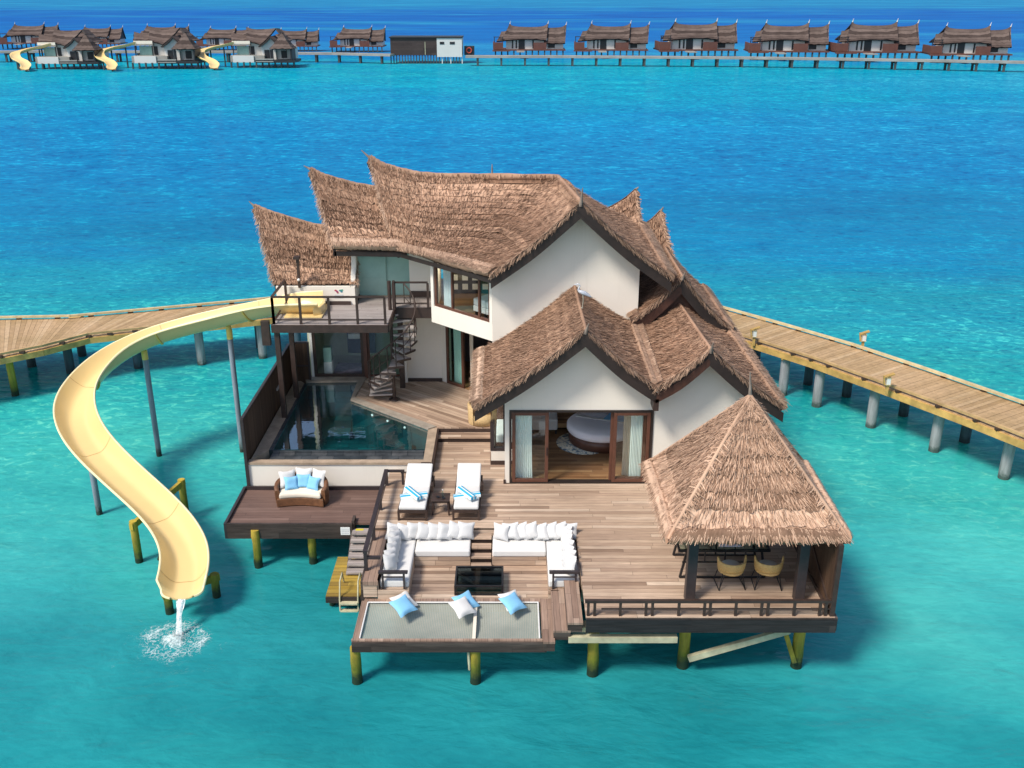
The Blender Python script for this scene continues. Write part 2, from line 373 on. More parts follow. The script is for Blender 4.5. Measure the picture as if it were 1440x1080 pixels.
    nearm = t.n('MapRange', {0: Y, 1: 60.0, 2: 30.0}).outputs[0]
    c = t.mix(nearm, c, t.mix(1.0, c, t.ramp(sand, [(.30, (.60, .78, .80)), (.5, (1, 1, 1)), (.66, (1.5, 1.16, 1.10))]), 'MULTIPLY'))
    far = t.n('MapRange', {0: Y, 1: 120.0, 2: 500.0}).outputs[0]
    c = t.mix(far, c, t.mix(1.0, c, t.ramp(w3, [(.36, (.66, .74, .82)), (.5, (1, 1, 1)), (.66, (1.35, 1.25, 1.15))]), 'MULTIPLY'))
    # breaking crests over the outer reef
    wc = t.noise(t.map(p, scale=(.05, .16, 1), loc=(7, 2, 0)), 1, 6, .75)
    mask = t.math('MULTIPLY', t.math('GREATER_THAN', wc, .775), t.n('MapRange', {0: Y, 1: 300.0, 2: 420.0}).outputs[0])
    c = t.mix(mask, c, (.75, .82, .85))
    r1 = t.noise(t.map(p, scale=(1.3, 2.6, 1), rot=(0, 0, .3)), 1, 4, .55, .4)
    hh = t.math('ADD', t.math('ADD', t.math('MULTIPLY', r1, .05), t.math('MULTIPLY', w1, .13)), t.math('ADD', t.math('MULTIPLY', w2, .30), t.math('MULTIPLY', w3, .8)))
    bp = t.n('Bump', {'Height': hh, 'Strength': .62, 'Distance': 1.0}); 
    df = t.n('BsdfDiffuse', {'Color': c, 'Normal': bp.outputs[0]}); gl = t.n('BsdfGlossy', {'Color': (1,1,1,1), 'Roughness': .12, 'Normal': bp.outputs[0]})
    fr = t.n('Fresnel', {'IOR': 1.33, 'Normal': bp.outputs[0]}).outputs[0]                     # a rough sea mirrors far less than a flat one at low angles
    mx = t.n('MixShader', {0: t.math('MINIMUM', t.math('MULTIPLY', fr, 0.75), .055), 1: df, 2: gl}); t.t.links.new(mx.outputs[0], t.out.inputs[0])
    return t.mat
BED_AND_SHADE = [(1.5, 15.0, 6.0, 2.6, -.45), (3.5, 17.2, 5.0, 2.2, -.35), (-5.5, 21.5, 3.5, 2.5, -.35), (-2, 13.4, 6, 1.6, .3), (-9.8, 21.5, 3.2, 2.6, .25), (9, 28, 3.5, 3, .3), (9.6, 19.6, 4.0, 3.4, .55), (13.5, 24.5, 5.5, 5.0, .35), (-13.5, 30.0, 5.5, 4.0, .5), (-9.5, 17.2, 4.5, 2.5, .12), (-12.5, 17.0, 4, 2.6, -.3), (-5.0, 15.3, 4.0, 1.8, .35), (-16, 24, 4, 3, -.3), (9.5, 16.4, 4, 1.6, -.25), (20, 70, 22, 9, -.3), (-20, 62, 20, 7, -.25), (12, 110, 40, 14, .3)]
WATER_STOPS = [(0.0, (0.0093, 0.2146, 0.2406)), (0.0986, (0.0141, 0.2409, 0.261)), (0.125, (0.0218, 0.2723, 0.2899)), (0.158, (0.026, 0.2984, 0.3088)), (0.209, (0.0329, 0.3631, 0.3403)), (0.248, (0.0218, 0.3299, 0.3204)), (0.278, (0.0108, 0.2834, 0.3049)), (0.335, (0.0065, 0.2378, 0.3216)), (0.376, (0.0011, 0.1825, 0.3377)), (0.45, (0.0011, 0.1706, 0.3628)), (0.52, (0.0011, 0.1825, 0.3801)), (0.606, (0.0011, 0.2557, 0.3801)), (0.655, (0.005, 0.2704, 0.3585)), (0.7, (0.001, 0.1334, 0.3765)), (0.736, (0.001, 0.123, 0.3676)), (0.909, (0.001, 0.099, 0.3546)), (1.0, (0.0081, 0.1794, 0.3671))]
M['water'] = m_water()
mb = MB(); ys = [-40, 10, 20, 40, 80, 160, 320, 640, 1300, 2600, 6000, 15000, 40000]
for a, b in zip(ys[:-1], ys[1:]):
    k = 40000
    mb.face([(-k, a, 0), (k, a, 0), (k, b, 0), (-k, b, 0)])
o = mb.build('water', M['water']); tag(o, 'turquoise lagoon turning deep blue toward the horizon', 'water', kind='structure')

# ------------------------------------------------------------------ thatch
def curve_fn(ctrl, smooth):
    P = catmull(ctrl, 10) if smooth else [Vector(p) for p in ctrl]
    A = np.array([tuple(p) for p in P]); u = np.linspace(0, 1, len(A))
    return lambda s: np.stack([np.interp(s, u, A[:, i]) for i in range(3)], -1)
def thatch(name, top, bot, parent, mats, smooth=True, dens=420, thick=.2, sag=.1, course=.27, ns=36, bl=.17, bw=.019, band=.3, seed=0, edges=True, lift=1.0):
    rg = np.random.default_rng(100+seed)
    ft, fb = curve_fn(top, smooth), curve_fn(bot, smooth)
    def P(s, t):
        s = np.asarray(s, float); t = np.asarray(t, float)
        a, b = ft(s), fb(s); p = a + (b-a)*t[..., None]
        p[..., 2] -= sag*np.sin(np.pi*np.clip(t, 0, 1)); return p
    def frame(s, t):
        e = 1e-3; s = np.clip(s, e, 1-e)
        ds = P(s+e, t)-P(s-e, t); dt = P(s, t+e)-P(s, t-e)
        n = np.cross(ds, dt); n /= np.linalg.norm(n, axis=-1, keepdims=True)+1e-12
        n *= np.sign(n[..., 2:3]+1e-9)
        return ds/(np.linalg.norm(ds, axis=-1, keepdims=True)+1e-12), dt/(np.linalg.norm(dt, axis=-1, keepdims=True)+1e-12), n
    ss = np.linspace(0, 1, ns+1)
    L = float(np.mean(np.linalg.norm(fb(ss)-ft(ss), axis=1)))
    Wd = float(np.sum(np.linalg.norm(np.diff((ft(ss)+fb(ss))/2, axis=0), axis=1)))
    Lg = np.linalg.norm(fb(ss)-ft(ss), axis=1); Wg = np.linalg.norm(np.gradient((ft(ss)+fb(ss))/2, axis=0), axis=1)
    cdf = np.concatenate([[0], np.cumsum((Lg*Wg)[:-1]+(Lg*Wg)[1:])]); area = cdf[-1]/2; cdf /= cdf[-1]; cde = np.concatenate([[0], np.cumsum(Wg[:-1]+Wg[1:])]); cde /= cde[-1]
    smp = lambda n: np.interp(rg.uniform(0, 1, n), cdf, ss); smpe = lambda n: np.interp(rg.uniform(0, 1, n), cde, ss)
    Lf = lambda s: np.maximum(.3, np.interp(s, ss, Lg))
    nc = max(2, round(float(Lg.max())*.85/course)); mb = MB()
    off0 = rg.uniform(0, 50)
    for k in range(nc):                                    # overlapping courses
        t0, t1 = k/nc, (k+1)/nc + .25/nc; last = (k == nc-1)
        if last: t1 = 1.0
        rows, uvs = [], []
        for j, q in enumerate((0, .5, 1)):
            tt = np.full(ns+1, t0+(t1-t0)*q)
            if q == 1: tt = tt + rg.normal(0, .10/nc, ns+1)
            tt = np.clip(tt, 0, 1.01)
            _, _, n = frame(ss, tt); o = (.01+.035*q)*lift + rg.normal(0, .008, ns+1)
            rows.append(P(ss, tt)+n*o[:, None]); uvs.append([(float(s)*Wd+off0, float(t)*L) for s, t in zip(ss, tt)])
        mb.grid(rows, 0, True, uvs)
    tg = np.linspace(0, 1, 7)                              # the underside and the closed edges
    und = []
    for t in tg:
        tt = np.full(ns+1, t); _, _, n = frame(ss, tt); und.append(P(ss, tt)-n*thick)
    mb.grid(und, 1, True, [[(float(s)*Wd, float(t)*L) for s in ss] for t in tg])
    def edge(sv, tv, em=1):
        _, _, n = frame(sv, tv); p = P(sv, tv)
        mb.grid([p+n*.05, p-n*thick*.5, p-n*thick], em, False, [[(float(i)*.3, 0) for i in range(len(sv))], [(float(i)*.3, .1) for i in range(len(sv))], [(float(i)*.3, .2) for i in range(len(sv))]])
    edge(ss, np.ones(ns+1)); edge(ss, np.zeros(ns+1), 0); t7 = np.linspace(0, 1, 13)
    edge(np.zeros(13), t7); edge(np.ones(13), t7)
    fringe_q = []
    def blades(s, t, ln, wd, r0, r1, yaw, mi):
        ds, dt, n = frame(s, np.clip(t, .002, .998)); p = P(s, np.clip(t, 0, 1))
        cy, sy = np.cos(yaw)[:, None], np.sin(yaw)[:, None]
        d = dt*cy+ds*sy; x = ds*cy-dt*sy
        a = p+n*r0[:, None]; b = p+d*ln[:, None]+n*r1[:, None]
        w2 = (wd/2)[:, None]
        q = np.stack([a-x*w2, a+x*w2, b+x*w2*.55, b-x*w2*.55], 1)
        N = len(s); i0 = len(mb.v)
        mb.v.extend(map(tuple, q.reshape(-1, 3).tolist())); mb.f.extend([(i0+4*i, i0+4*i+1, i0+4*i+2, i0+4*i+3) for i in range(N)])
        mb.m.extend([mi]*N); mb.sm.extend([False]*N)
        us = rg.uniform(0, 60, N); vs = rg.uniform(0, 60, N)
        mb.uv.extend([((a_, b_), (a_+c_, b_), (a_+c_, b_+l_), (a_, b_+l_)) for a_, b_, c_, l_ in zip(us.tolist(), vs.tolist(), wd.tolist(), ln.tolist())])
    if dens:
        N = int(dens*area)
        s = smp(N); LL = Lf(s); k = rg.integers(0, nc, N); fr = rg.beta(2.2, 1.6, N); t = np.clip((k+fr)/nc, 0, 1-(.12 if not band else band+.03)/LL)
        # width of the patch changes with t: keep the density even
        ln = rg.uniform(.6, 1.25, N)*bl; ln = np.minimum(ln, (1-t)*LL+.05 if not band else np.maximum(.07, (1-t)*LL-band*.86))
        blades(s, t, ln, rg.uniform(.6, 1.4, N)*bw, np.full(N, .03), (.045+.03*fr+rg.exponential(.016, N))*lift, rg.normal(0, .16, N), 0)
        if band:
            nb = int(Wd*300); s = smpe(nb); t = 1-band/Lf(s)*rg.uniform(.25, 1.0, nb)
            blades(s, t, np.minimum(rg.uniform(.14, .27, nb), (1-t)*Lf(s)+rg.uniform(.04, .14, nb)), rg.uniform(.6, 1.4, nb)*bw, np.full(nb, .135), rg.uniform(.12, .165, nb), rg.normal(0, .16, nb), 2)
        nr = int(Wd*170); s = smpe(nr); t = rg.uniform(0, .45, nr)*course/Lf(s)       # combed straw along the ridge
        blades(s, t, rg.uniform(.14, .26, nr), rg.uniform(.6, 1.3, nr)*bw, np.full(nr, .04), rg.uniform(.04, .085, nr), rg.normal(0, .2, nr), 0)
        if edges:
            for e in (0, 1):                                # ragged fringe hanging over the open verge
                nf = int(L*120); s = np.full(nf, abs(e-.002)); t = rg.uniform(.01, .98, nf); ds, dt, n = frame(s, t); p = P(s, t)
                out = ds*(1 if e else -1); dn = dt*.6+out*rg.uniform(.1, .7, nf)[:, None]; dn[:, 2] -= rg.uniform(.2, .8, nf); dn /= np.linalg.norm(dn, axis=1, keepdims=True)
                ln = rg.uniform(.10, .24, nf)[:, None]; wv = (rg.uniform(.6, 1.3, nf)*bw/2)[:, None]; q0 = p+n*rg.uniform(.0, .06, nf)[:, None]+out*.01
                q = np.stack([q0-dt*wv, q0+dt*wv, q0+dn*ln+dt*wv*.5, q0+dn*ln-dt*wv*.5], 1); i0 = len(mb.v)
                mb.v.extend(map(tuple, q.reshape(-1, 3).tolist())); mb.f.extend([(i0+4*i, i0+4*i+1, i0+4*i+2, i0+4*i+3) for i in range(nf)]); mb.m.extend([2]*nf); mb.sm.extend([False]*nf)
                us = rg.uniform(0, 60, nf).tolist(); mb.uv.extend([((x, x), (x+.03, x), (x+.03, x+.2), (x, x+.2)) for x in us])
            for e in (0, 1):
                ne = int(L*60); s = np.abs(e-rg.uniform(0, .12/max(Wd, .5), ne)); t = rg.uniform(0, .97, ne)
                blades(s, t, rg.uniform(.14, .3, ne), rg.uniform(.6, 1.3, ne)*bw, np.full(ne, .05), rg.uniform(.03, .1, ne), rg.uniform(.2, .9, ne)*(1 if e else -1), 2)
    if band and dens:
        sb = np.linspace(0, 1, ns*2+1); rows = []; uvs = []
        for tq, o in ((-band, -.03), (-band*.97, .12), (-band*.5, .15), (0, .12), (.07, .03), (0, -thick*.6)):
            Lb = Lf(sb); tt = 1+tq/Lb + rg.normal(0, .012, ns*2+1)/Lb; _, _, n = frame(sb, np.clip(tt, 0.002, .998))
            rows.append(P(sb, tt)+n*(o+rg.normal(0, .008, ns*2+1))[:, None]); uvs.append([(float(x)*Wd+off0+7, float(y)*L) for x, y in zip(sb, tt)])
        mb.grid(rows, 2, True, uvs)
        for e in (0, -1): mb.face([tuple(r[e]) for r in rows], 2, [(.1*i, .05*i) for i in range(len(rows))])
    return mb.build(name, mats, parent)
TH = [M['thatch'], M['barge'], M['thatch_lite']]
TP = [M['thatch_pav'], M['barge'], M['thatch_pav']]

def barge(pts, h, th, parent, mat, name='bargeboard', drop=.16, dirv=(0, 1, 0)):
    mb = MB(); pts = catmull(pts, 6) if len(pts) > 2 else [Vector(p) for p in pts]; d = Vector((0, 0, 1)); o = Vector(dirv)*th
    R = [[p-d*drop, p-d*(drop+h), p-d*(drop+h)+o, p-d*drop+o, p-d*drop] for p in pts]
    mb.grid(R, 0, False); mb.face(R[0][:4]); mb.face(R[-1][:4][::-1])
    return mb.build(name, mat, parent)
def finial(base, tip, parent, r=.045):
    r = min(r, .045)
    b, t = Vector(base), Vector(tip); m = (b+t)/2
    mb = MB(); mb.tube([b-(t-b)*.25, b, m, t], [r*1.2, r, r*.6, .012], 7)
    return mb.build('finial', M['finial'], parent)

# ------------------------------------------------------------------ levels
ZD, ZB, ZF, ZP, ZL = 1.7, 2.0, 4.95, 1.1, 1.2

# ================================================================== THE VILLA
villa = thing('overwater_villa', 'large two storey cream villa with swooping thatched roofs in the foreground', 'villa', (1.5, 28, ZD))
RY = 31.2
# --- main roof: front slope from the horned ridge, bending into the left slope of the big front gable
def ridge_roll(pts, r=.10, sm=True, mat=None, par=None):
    p = catmull(pts, 8) if sm else [Vector(q) for q in pts]; mb = MB(); rr = random.Random(9)
    mb.tube([q+Vector((0, 0, .02)) for q in p], [r*rr.uniform(.85, 1.15) for q in p], 9)
    for q, q2 in zip(p[:-1], p[1:]):
        for i in range(int((q2-q).length*60)):
            c = q.lerp(q2, rr.random()); d = (q2-q).normalized(); s = Vector((-d.y, d.x, 0)).normalized()*rr.choice((-1, 1)); n = (s*.8+Vector((0, 0, -rr.uniform(.2, .9)))+d*rr.uniform(-.4, .4)).normalized(); o = c+Vector((0, 0, .02+r*.8))+s*rr.uniform(0, r*.8); l = rr.uniform(.1, .22); w_ = d*.011; u = rr.uniform(0, 50)
            mb.face([o-w_, o+w_, o+n*l+w_*.5, o+n*l-w_*.5], 0, [(u, u), (u+.02, u), (u+.02, u+.2), (u, u+.2)])
    return mb.build('ridge', mat or M['thatch'], par or villa)
ridge_u = [(520,222),(536,232),(560,239.5),(590,246),(640,248.5),(785,250)]
top = [WY(u, v, RY) for u, v in ridge_u[:-1]]; top.append(WY(785, 250, 30.6)); apex1 = WY(817, 286, 26.4); top.append(apex1)
eL = WY(557, 349, 29.46); eR = WY(690, 386, 26.4)
ts = [0, .09, .2, .33, .47, .72, 1.0]
bot = [eL.lerp(eR, t) for t in ts]
thatch('roof', top, bot, villa, TH, seed=1, sag=.14, ns=60, dens=430)
back1 = top[-2]
# right slope of the front gable
gR = WY(945, 391, 26.4); gRb = WY(905, 318, 30.6)
thatch('roof', [apex1, back1], [gR, gRb], villa, TH, smooth=False, seed=2, sag=.12, ns=26, dens=430)
# the back slope behind the main ridge
thatch('roof', [p for p in top[:-1]], [Vector((p.x*.9, RY+2.6, 6.5)) for p in top[:-1]], villa, TH, seed=3, dens=0, ns=20)
barge([eR, eR.lerp(apex1, .5)+Vector((0, 0, -.10)), apex1], .25, .07, villa, M['barge'])
barge([apex1, gR.lerp(apex1, .5)+Vector((0, 0, -.10)), gR], .25, .07, villa, M['barge'])
barge([eL, eR], .13, .06, villa, M['barge'], 'eave_board', drop=.12, dirv=(.05, .08, 0))
ridge_roll(top[:-1]); ridge_roll([top[-2], apex1], .08, False)
finial(WY(520, 222, RY), WY(508, 211, RY), villa); finial(WY(692, 250, RY), WY(692, 231, RY), villa, .08)
finial(apex1+Vector((0, 0, .02)), apex1+Vector((.03, -.05, .42)), villa, .07)
# --- second roof to the left
r2 = [WY(u, v, RY) for u, v in ((437,238),(452,246),(472,252.5),(500,260),(533,265),(565,268))]
e2a, e2b = WY(468, 347, 29.3), WY(572, 349, 29.3)
thatch('roof', r2, [e2a.lerp(e2b, t) for t in (0, .2, .4, .6, .8, 1)], villa, TH, seed=4, ns=30)
thatch('roof', r2, [Vector((p.x*.95, RY+2.3, 6.4)) for p in r2], villa, TH, seed=5, dens=0, ns=12)
barge([e2a, e2b], .14, .06, villa, M['barge'], 'eave_board', drop=.14)
finial(r2[0], WY(427, 233, RY), villa)
barge([e2a+Vector((.03,0,0)), r2[0]+Vector((.03,0,0))], .2, .06, villa, M['barge'], dirv=(1,0,0), drop=.1)
barge([eL+Vector((.03,0,0)), top[0]+Vector((.03,0,0))], .2, .06, villa, M['barge'], dirv=(1,0,0), drop=.1)
ridge_roll(r2, .07)
# --- third, lowest roof on the left
r3 = [WY(u, v, RY) for u, v in ((358,290),(378,298.5),(405,307),(440,317),(470,321),(500,323))]
e3a, e3b = WY(386, 400, 29.66), WY(500, 400, 29.66)
thatch('roof', r3, [e3a.lerp(e3b, t) for t in (0, .2, .4, .6, .8, 1)], villa, TH, seed=6, ns=30, band=0)
thatch('roof', r3, [Vector((p.x*.95, RY+2.0, 5.2)) for p in r3], villa, TH, seed=7, dens=0, ns=12)
barge([e3a+Vector((.03,0,0)), r3[0]+Vector((.03,0,0))], .2, .06, villa, M['barge'], dirv=(1,0,0), drop=.1)
finial(r3[0], WY(350, 283, RY), villa)
ridge_roll(r3, .07)
# --- horned roofs on the right
q2 = [WY(u, v, RY) for u, v in ((840,300),(862,290),(880,279),(895,266))]
thatch('roof', q2, [WY(u, v, 29.9) for u, v in ((840,345),(862,342),(884,336),(903,328))], villa, TH, seed=8, ns=16, band=0)
thatch('roof', q2, [Vector((p.x*.97, RY+2.2, 6.2)) for p in q2], villa, TH, seed=9, dens=0, ns=10)
finial(q2[-1], WY(898, 263, RY), villa, .05)
q3 = [WY(u, v, 31.0) for u, v in ((880,330),(903,318),(917,309),(930,296))]
thatch('roof', q3, [WY(u, v, 29.6) for u, v in ((880,410),(905,400),(928,392),(950,378))], villa, TH, seed=10, ns=18, band=0)
thatch('roof', q3, [Vector((p.x*.97, RY+2.2, 5.6)) for p in q3], villa, TH, seed=11, dens=0, ns=10)
finial(q3[-1], WY(933, 291, 31.0), villa, .05)
# --- middle gable on the right
mA, mAb = WY(960, 391, 26.7), WY(933, 346, 30.4)
mL, mR = WY(890, 450, 26.7), WY(1028, 463, 26.7)
mLb, mRb = Vector((mL.x, 30.4, mL.z)), WY(993, 409, 30.4)
thatch('roof', [mAb, mA], [mLb, mL], villa, TH, smooth=False, seed=12, ns=20)
thatch('roof', [mA, mAb], [mR, mRb], villa, TH, smooth=False, seed=13, ns=20)
barge([mL, mL.lerp(mA, .5)+Vector((0,0,-.08)), mA], .30, .07, villa, M['barge_red']); barge([mA, mA.lerp(mR, .5)+Vector((0,0,-.08)), mR], .30, .07, villa, M['barge'])
mb = MB(); mb.slab([(mL.x+.05, 26.9, 3.9), (mR.x-.05, 26.9, 3.9), (mR.x-.05, 26.9, mR.z-.2), (mA.x, 26.9, mA.z-.25), (mL.x+.05, 26.9, mL.z-.2)], (0, .1, 0)); mb.build('gable_panel', M['barge_red'], villa)
finial(mA, WY(963, 383, 26.65), villa, .06)
# --- the two front gables
FY = 23.2
a1, b1 = WY(824, 466, FY), WY(808, 404, 27.0)
l1, l1b = WY(667, 572, FY), WY(672, 497, 27.05)
val, valb = WY(924, 546, FY), WY(893, 458, 27.0)
thatch('roof', [b1, a1], [l1b, l1], villa, TH, smooth=False, seed=14, ns=34, sag=.12, dens=430)
thatch('roof', [a1, b1], [val, valb], villa, TH, smooth=False, seed=15, ns=26, sag=.08, band=.26)
a2, b2 = WY(1000, 493, FY), WY(955, 428, 27.0)
r2e, r2b = WY(1103, 573, FY), WY(1030, 466, 27.0)
thatch('roof', [b2, a2], [valb, val], villa, TH, smooth=False, seed=16, ns=26, sag=.08, band=.26)
thatch('roof', [a2, b2], [r2e, r2b], villa, TH, smooth=False, seed=17, ns=26, sag=.1)
ridge_roll([a1, b1], .05, False); ridge_roll([a2, b2], .05, False); ridge_roll([mA, mAb], .05, False)
for a, b, mt in ((l1, a1, 'barge'), (a1, val, 'barge'), (val, a2, 'barge_red'), (a2, r2e, 'barge')):
    barge([a, a.lerp(b, .5)+Vector((0,0,-.1)), b], .25, .07, villa, M[mt])
finial(a1, WY(828, 455, FY-.1), villa, .06); finial(a2, WY(1003, 482, FY-.1), villa, .06)
mb = MB(); mb.box(val.x-.07, val.x+.07, FY, FY+.5, val.z-.62, val.z-.3); mb.build('rafter_end', M['dark_wood'], villa)

# --- walls
FW = 23.8
def under(p, d=.28): return Vector((p.x, FW, p.z-d))
mb = MB()
gx0, gx1, dx0, dx1, dz0, dz1 = -.19, 6.3, -.07, 3.69, 1.72, 3.84
for x0, x1, z0, z1 in ((gx0, dx0, 1.55, 3.84), (dx1, gx1, 1.55, 3.84), (dx0, dx1, 1.4, 1.72)): mb.box(x0, x1, FW, FW+.2, z0, z1)
k1 = (a1.z-l1.z)/(a1.x-l1.x); kr = (r2e.z-a2.z)/(r2e.x-a2.x)
mb.slab([(gx0, FW, 3.84), (gx1, FW, 3.84), (gx1, FW, a2.z+kr*(gx1-a2.x)-.2), (a2.x, FW, a2.z-.22), (val.x, FW, val.z-.22), (a1.x, FW, a1.z-.22), (gx0, FW, l1.z+k1*(gx0-l1.x)-.2)], (0, .2, 0))
mb.build('front_wall', M['wall'], villa)
mb = MB(); mb.box(gx1-.2, gx1, FW+.2, 25, 1.5, 4.1); mb.box(gx1-.2, gx1, 28.2, 33, 1.5, 4.1); mb.box(gx1-.2, gx1, 25, 28.2, 1.5, 2.1); mb.box(gx1-.2, gx1, 25, 28.2, 3.9, 4.1); mb.box(gx0, gx0+.2, 26.6, 27.0, 1.5, 4.2); mb.box(gx0, gx1, 28.9, 29.05, 1.5, 4.3)  # unseen opening added in the right wall to let daylight into the bedroom
mb.build('side_wall', M['wall'], villa)
mb = MB(); mb.box(gx0-.04, dx0-.10, FW-.02, FW+.0, 1.7, 1.82); mb.build('skirting', M['plinth'], villa)
mb = MB(); mb.box(gx0, gx1-.2, FW, 28.9, 1.5, 1.72); mb.build('bedroom_floor', M['floor'], villa)
mb = MB(); mb.box(gx0+.2, gx1-.2, 28.80, 28.9, 1.72, 4.4); mb.build('headboard_wall', M['dim_wall'], villa)
# corner window on the left of the bedroom
cw0, cw1, cwy = -.58, gx0, 24.95
mb = MB(); mb.box(cw0, cw1+.2, cwy, cwy+.12, 1.82, 2.12); mb.box(cw0, cw0+.1, cwy+.12, 27.0, 1.82, 2.12); mb.build('window_wall', M['wall'], villa)
mb = MB(); mb.box(cw0-.02, cw1+.2, cwy-.02, cwy+.14, 1.7, 1.82); mb.box(cw0-.02, cw0+.12, cwy+.14, 27, 1.7, 1.82); mb.build('skirting', M['plinth'], villa)
fr = MB()
for b in ((cw0-.02, cw1+.02, cwy-.01, cwy+.13, 2.12, 2.2), (cw0-.02, cw0+.08, cwy-.01, cwy+.13, 2.2, 2.95), (cw1-.05, cw1+.02, cwy-.01, cwy+.13, 2.2, 4.3), (cw0, cw0+.02, cwy+.02, cwy+.05, 2.95, 4.2), (cw0-.02, cw0+.08, cwy+.13, 27.0, 2.12, 2.2)): fr.box(*b)
wn = fr.build('corner_window', M['rail'], villa)
mb = MB(); mb.box(cw0+.04, cw1-.05, cwy+.05, cwy+.06, 2.2, 4.2); mb.box(cw0+.03, cw0+.04, cwy+.13, 27, 2.2, 4.1); mb.build('pane', M['glass'], wn)

def framed(name, p0, p1, z0, z1, parent, fw=.09, th=.08, mull=(), glass='glass', mat='frame', pane=True):
    """a framed opening between two plan points: frame mesh, pane as its part"""
    p0, p1 = Vector((p0[0], p0[1], 0)), Vector((p1[0], p1[1], 0)); d = (p1-p0); L = d.length; d.normalize(); nrm = Vector((d.y, -d.x, 0))
    def bar(mb, s0, s1, a, b, t0, t1):
        q = [p0+d*s0+nrm*t0, p0+d*s1+nrm*t0, p0+d*s1+nrm*t1, p0+d*s0+nrm*t1]
        mb.prism([(x.x, x.y) for x in q], a, b)
    mb = MB(); bar(mb, 0, fw, z0, z1, -th/2, th/2); bar(mb, L-fw, L, z0, z1, -th/2, th/2)
    bar(mb, fw, L-fw, z1-fw, z1, -th/2, th/2); bar(mb, fw, L-fw, z0, z0+fw, -th/2, th/2)
    for m_ in mull: bar(mb, m_*L-fw*.4, m_*L+fw*.4, z0+fw, z1-fw, -th/2, th/2)
    o = mb.build(name, M[mat], parent, bevel=.008)
    if pane:
        mb = MB(); bar(mb, fw, L-fw, z0+fw, z1-fw, -.008, .008); mb.build('pane', M[glass], o)
    return o
# sliding door: outer frame, fixed left and right leaves, middle standing open
fo = MB()
for b in ((dx0, dx0+.06, FW-.03, FW+.17, 1.72, 3.84), (dx1-.06, dx1, FW-.03, FW+.17, 1.72, 3.84), (dx0+.06, dx1-.06, FW-.03, FW+.17, 3.78, 3.84), (dx0+.06, dx1-.06, FW-.02, FW+.16, 1.722, 1.75)): fo.box(*b)
fo.build('door_frame', M['barge'], villa)
l_ = framed('sliding_door', (dx0+.07, FW+.02), (dx0+1.03, FW+.02), 1.752, 3.775, villa); 
mb = MB(); mb.box(dx0+.98, dx0+1.0, FW-.06, FW-.02, 2.55, 2.78); mb.build('handle', M['black'], l_)
framed('sliding_door', (dx1-1.03, FW+.02), (dx1-.07, FW+.02), 1.752, 3.775, villa)
framed('sliding_door', (dx1-1.10, FW+.12), (dx1-.16, FW+.12), 1.752, 3.775, villa, pane=False)

# --- big upper gable wall and the slanting bay beside it
BL, BR = Vector((-2.44, 28.85, 0)), Vector((-.56, 27.04, 0))
GW = 27.04
mb = MB()
mb.slab([(BR.x, GW, 3.9), (3.57, GW, 3.9), (3.57, GW, gR.z+.38), (apex1.x, GW, apex1.z-.22), (BR.x, GW, eR.z-.12)], (0, .2, 0))
mb.box(3.37, 3.57, GW+.2, 32.5, 3.9, 6.9)
mb.build('gable_wall', M['wall'], villa)
bd = (BR-BL).normalized(); bn = Vector((-bd.y, bd.x, 0)); bL = (BR-BL).length
if bn.y < 0: bn = -bn
def bayp(s, t=0): return BL+bd*(s*bL)+bn*t
def baybox(mb, s0, s1, z0, z1, t0=0, t1=.2):
    q = [bayp(s0, t0), bayp(s1, t0), bayp(s1, t1), bayp(s0, t1)]; mb.prism([(p.x, p.y) for p in q], z0, z1)
mb = MB(); baybox(mb, 0, 1, 4.6, 5.12); baybox(mb, 0, .045, 5.12, 6.68); baybox(mb, .955, .997, 5.12, 6.68); baybox(mb, .045, .955, 6.6, 6.68)
mb.prism([(BL.x-.001, BL.y+.15), (BL.x+.2, BL.y+.15), (BL.x+.2, 30.5), (BL.x-.001, 30.5)], 4.6, 6.5)
mb.build('bay_wall', M['wall'], villa)
q0, q1 = bayp(.045, .08), bayp(.955, .08)
framed('bay_window', (q0.x, q0.y), (q1.x, q1.y), 5.12, 6.6, villa, mull=(.32, .80), fw=.08, mat='frame')
# upper floor slab, ceiling and dark back wall of the upper bedroom
ufl = [(BL.x+.02, BL.y+.2), (BR.x+.05, GW+.2), (3.36, GW+.2), (3.36, 32.4), (-5.0, 32.4), (-5.0, 30.5), (BL.x+.02, 30.5)]
mb = MB(); mb.prism(ufl, 4.62, 4.97); mb.build('upper_floor', M['floor'], villa)
mb = MB(); mb.box(-2.2, 3.3, 31.0, 31.1, 4.97, 7.6); mb.build('panelled_wall', M['dim_wall'], villa)
mb = MB(); mb.box(-.95, .0, 30.9, 30.97, 4.97, 7.0); mb.build('teal_panel', M['teal_wall'], villa)
# upper bathroom: wall and frosted doors facing the balcony
mb = MB(); mb.box(-3.22, BL.x, 30.3, 30.5, 4.95, 6.9); mb.box(-5.0, -3.22, 30.3, 30.5, 6.72, 6.95); mb.box(-5.0, -4.93, 30.28, 30.5, 4.97, 6.72); mb.build('upper_wall', M['wall'], villa)
mb = MB()
mb.slab([(-4.97, 29.5, 4.95), (-4.97, 30.45, 4.95), (-4.97, 30.45, 6.6), (-4.97, 30.05, 6.4), (-4.97, 29.95, 6.0), (-4.97, 29.78, 5.85), (-4.97, 29.66, 5.5), (-4.97, 29.5, 5.5)], (.14, 0, 0)); mb.build('fin_wall', M['wall'], villa)
fd = MB(); fd.box(-4.82, -3.95, 30.36, 30.38, 4.99, 6.72); fd.box(-4.02, -3.22, 30.42, 30.44, 4.99, 6.72); o = fd.build('frosted_door', M['frost'], villa)
mb = MB(); mb.box(-4.83, -3.22, 30.3, 30.48, 4.955, 4.99); mb.build('door_sill', M['ochre_stone'], o)
mb = MB()
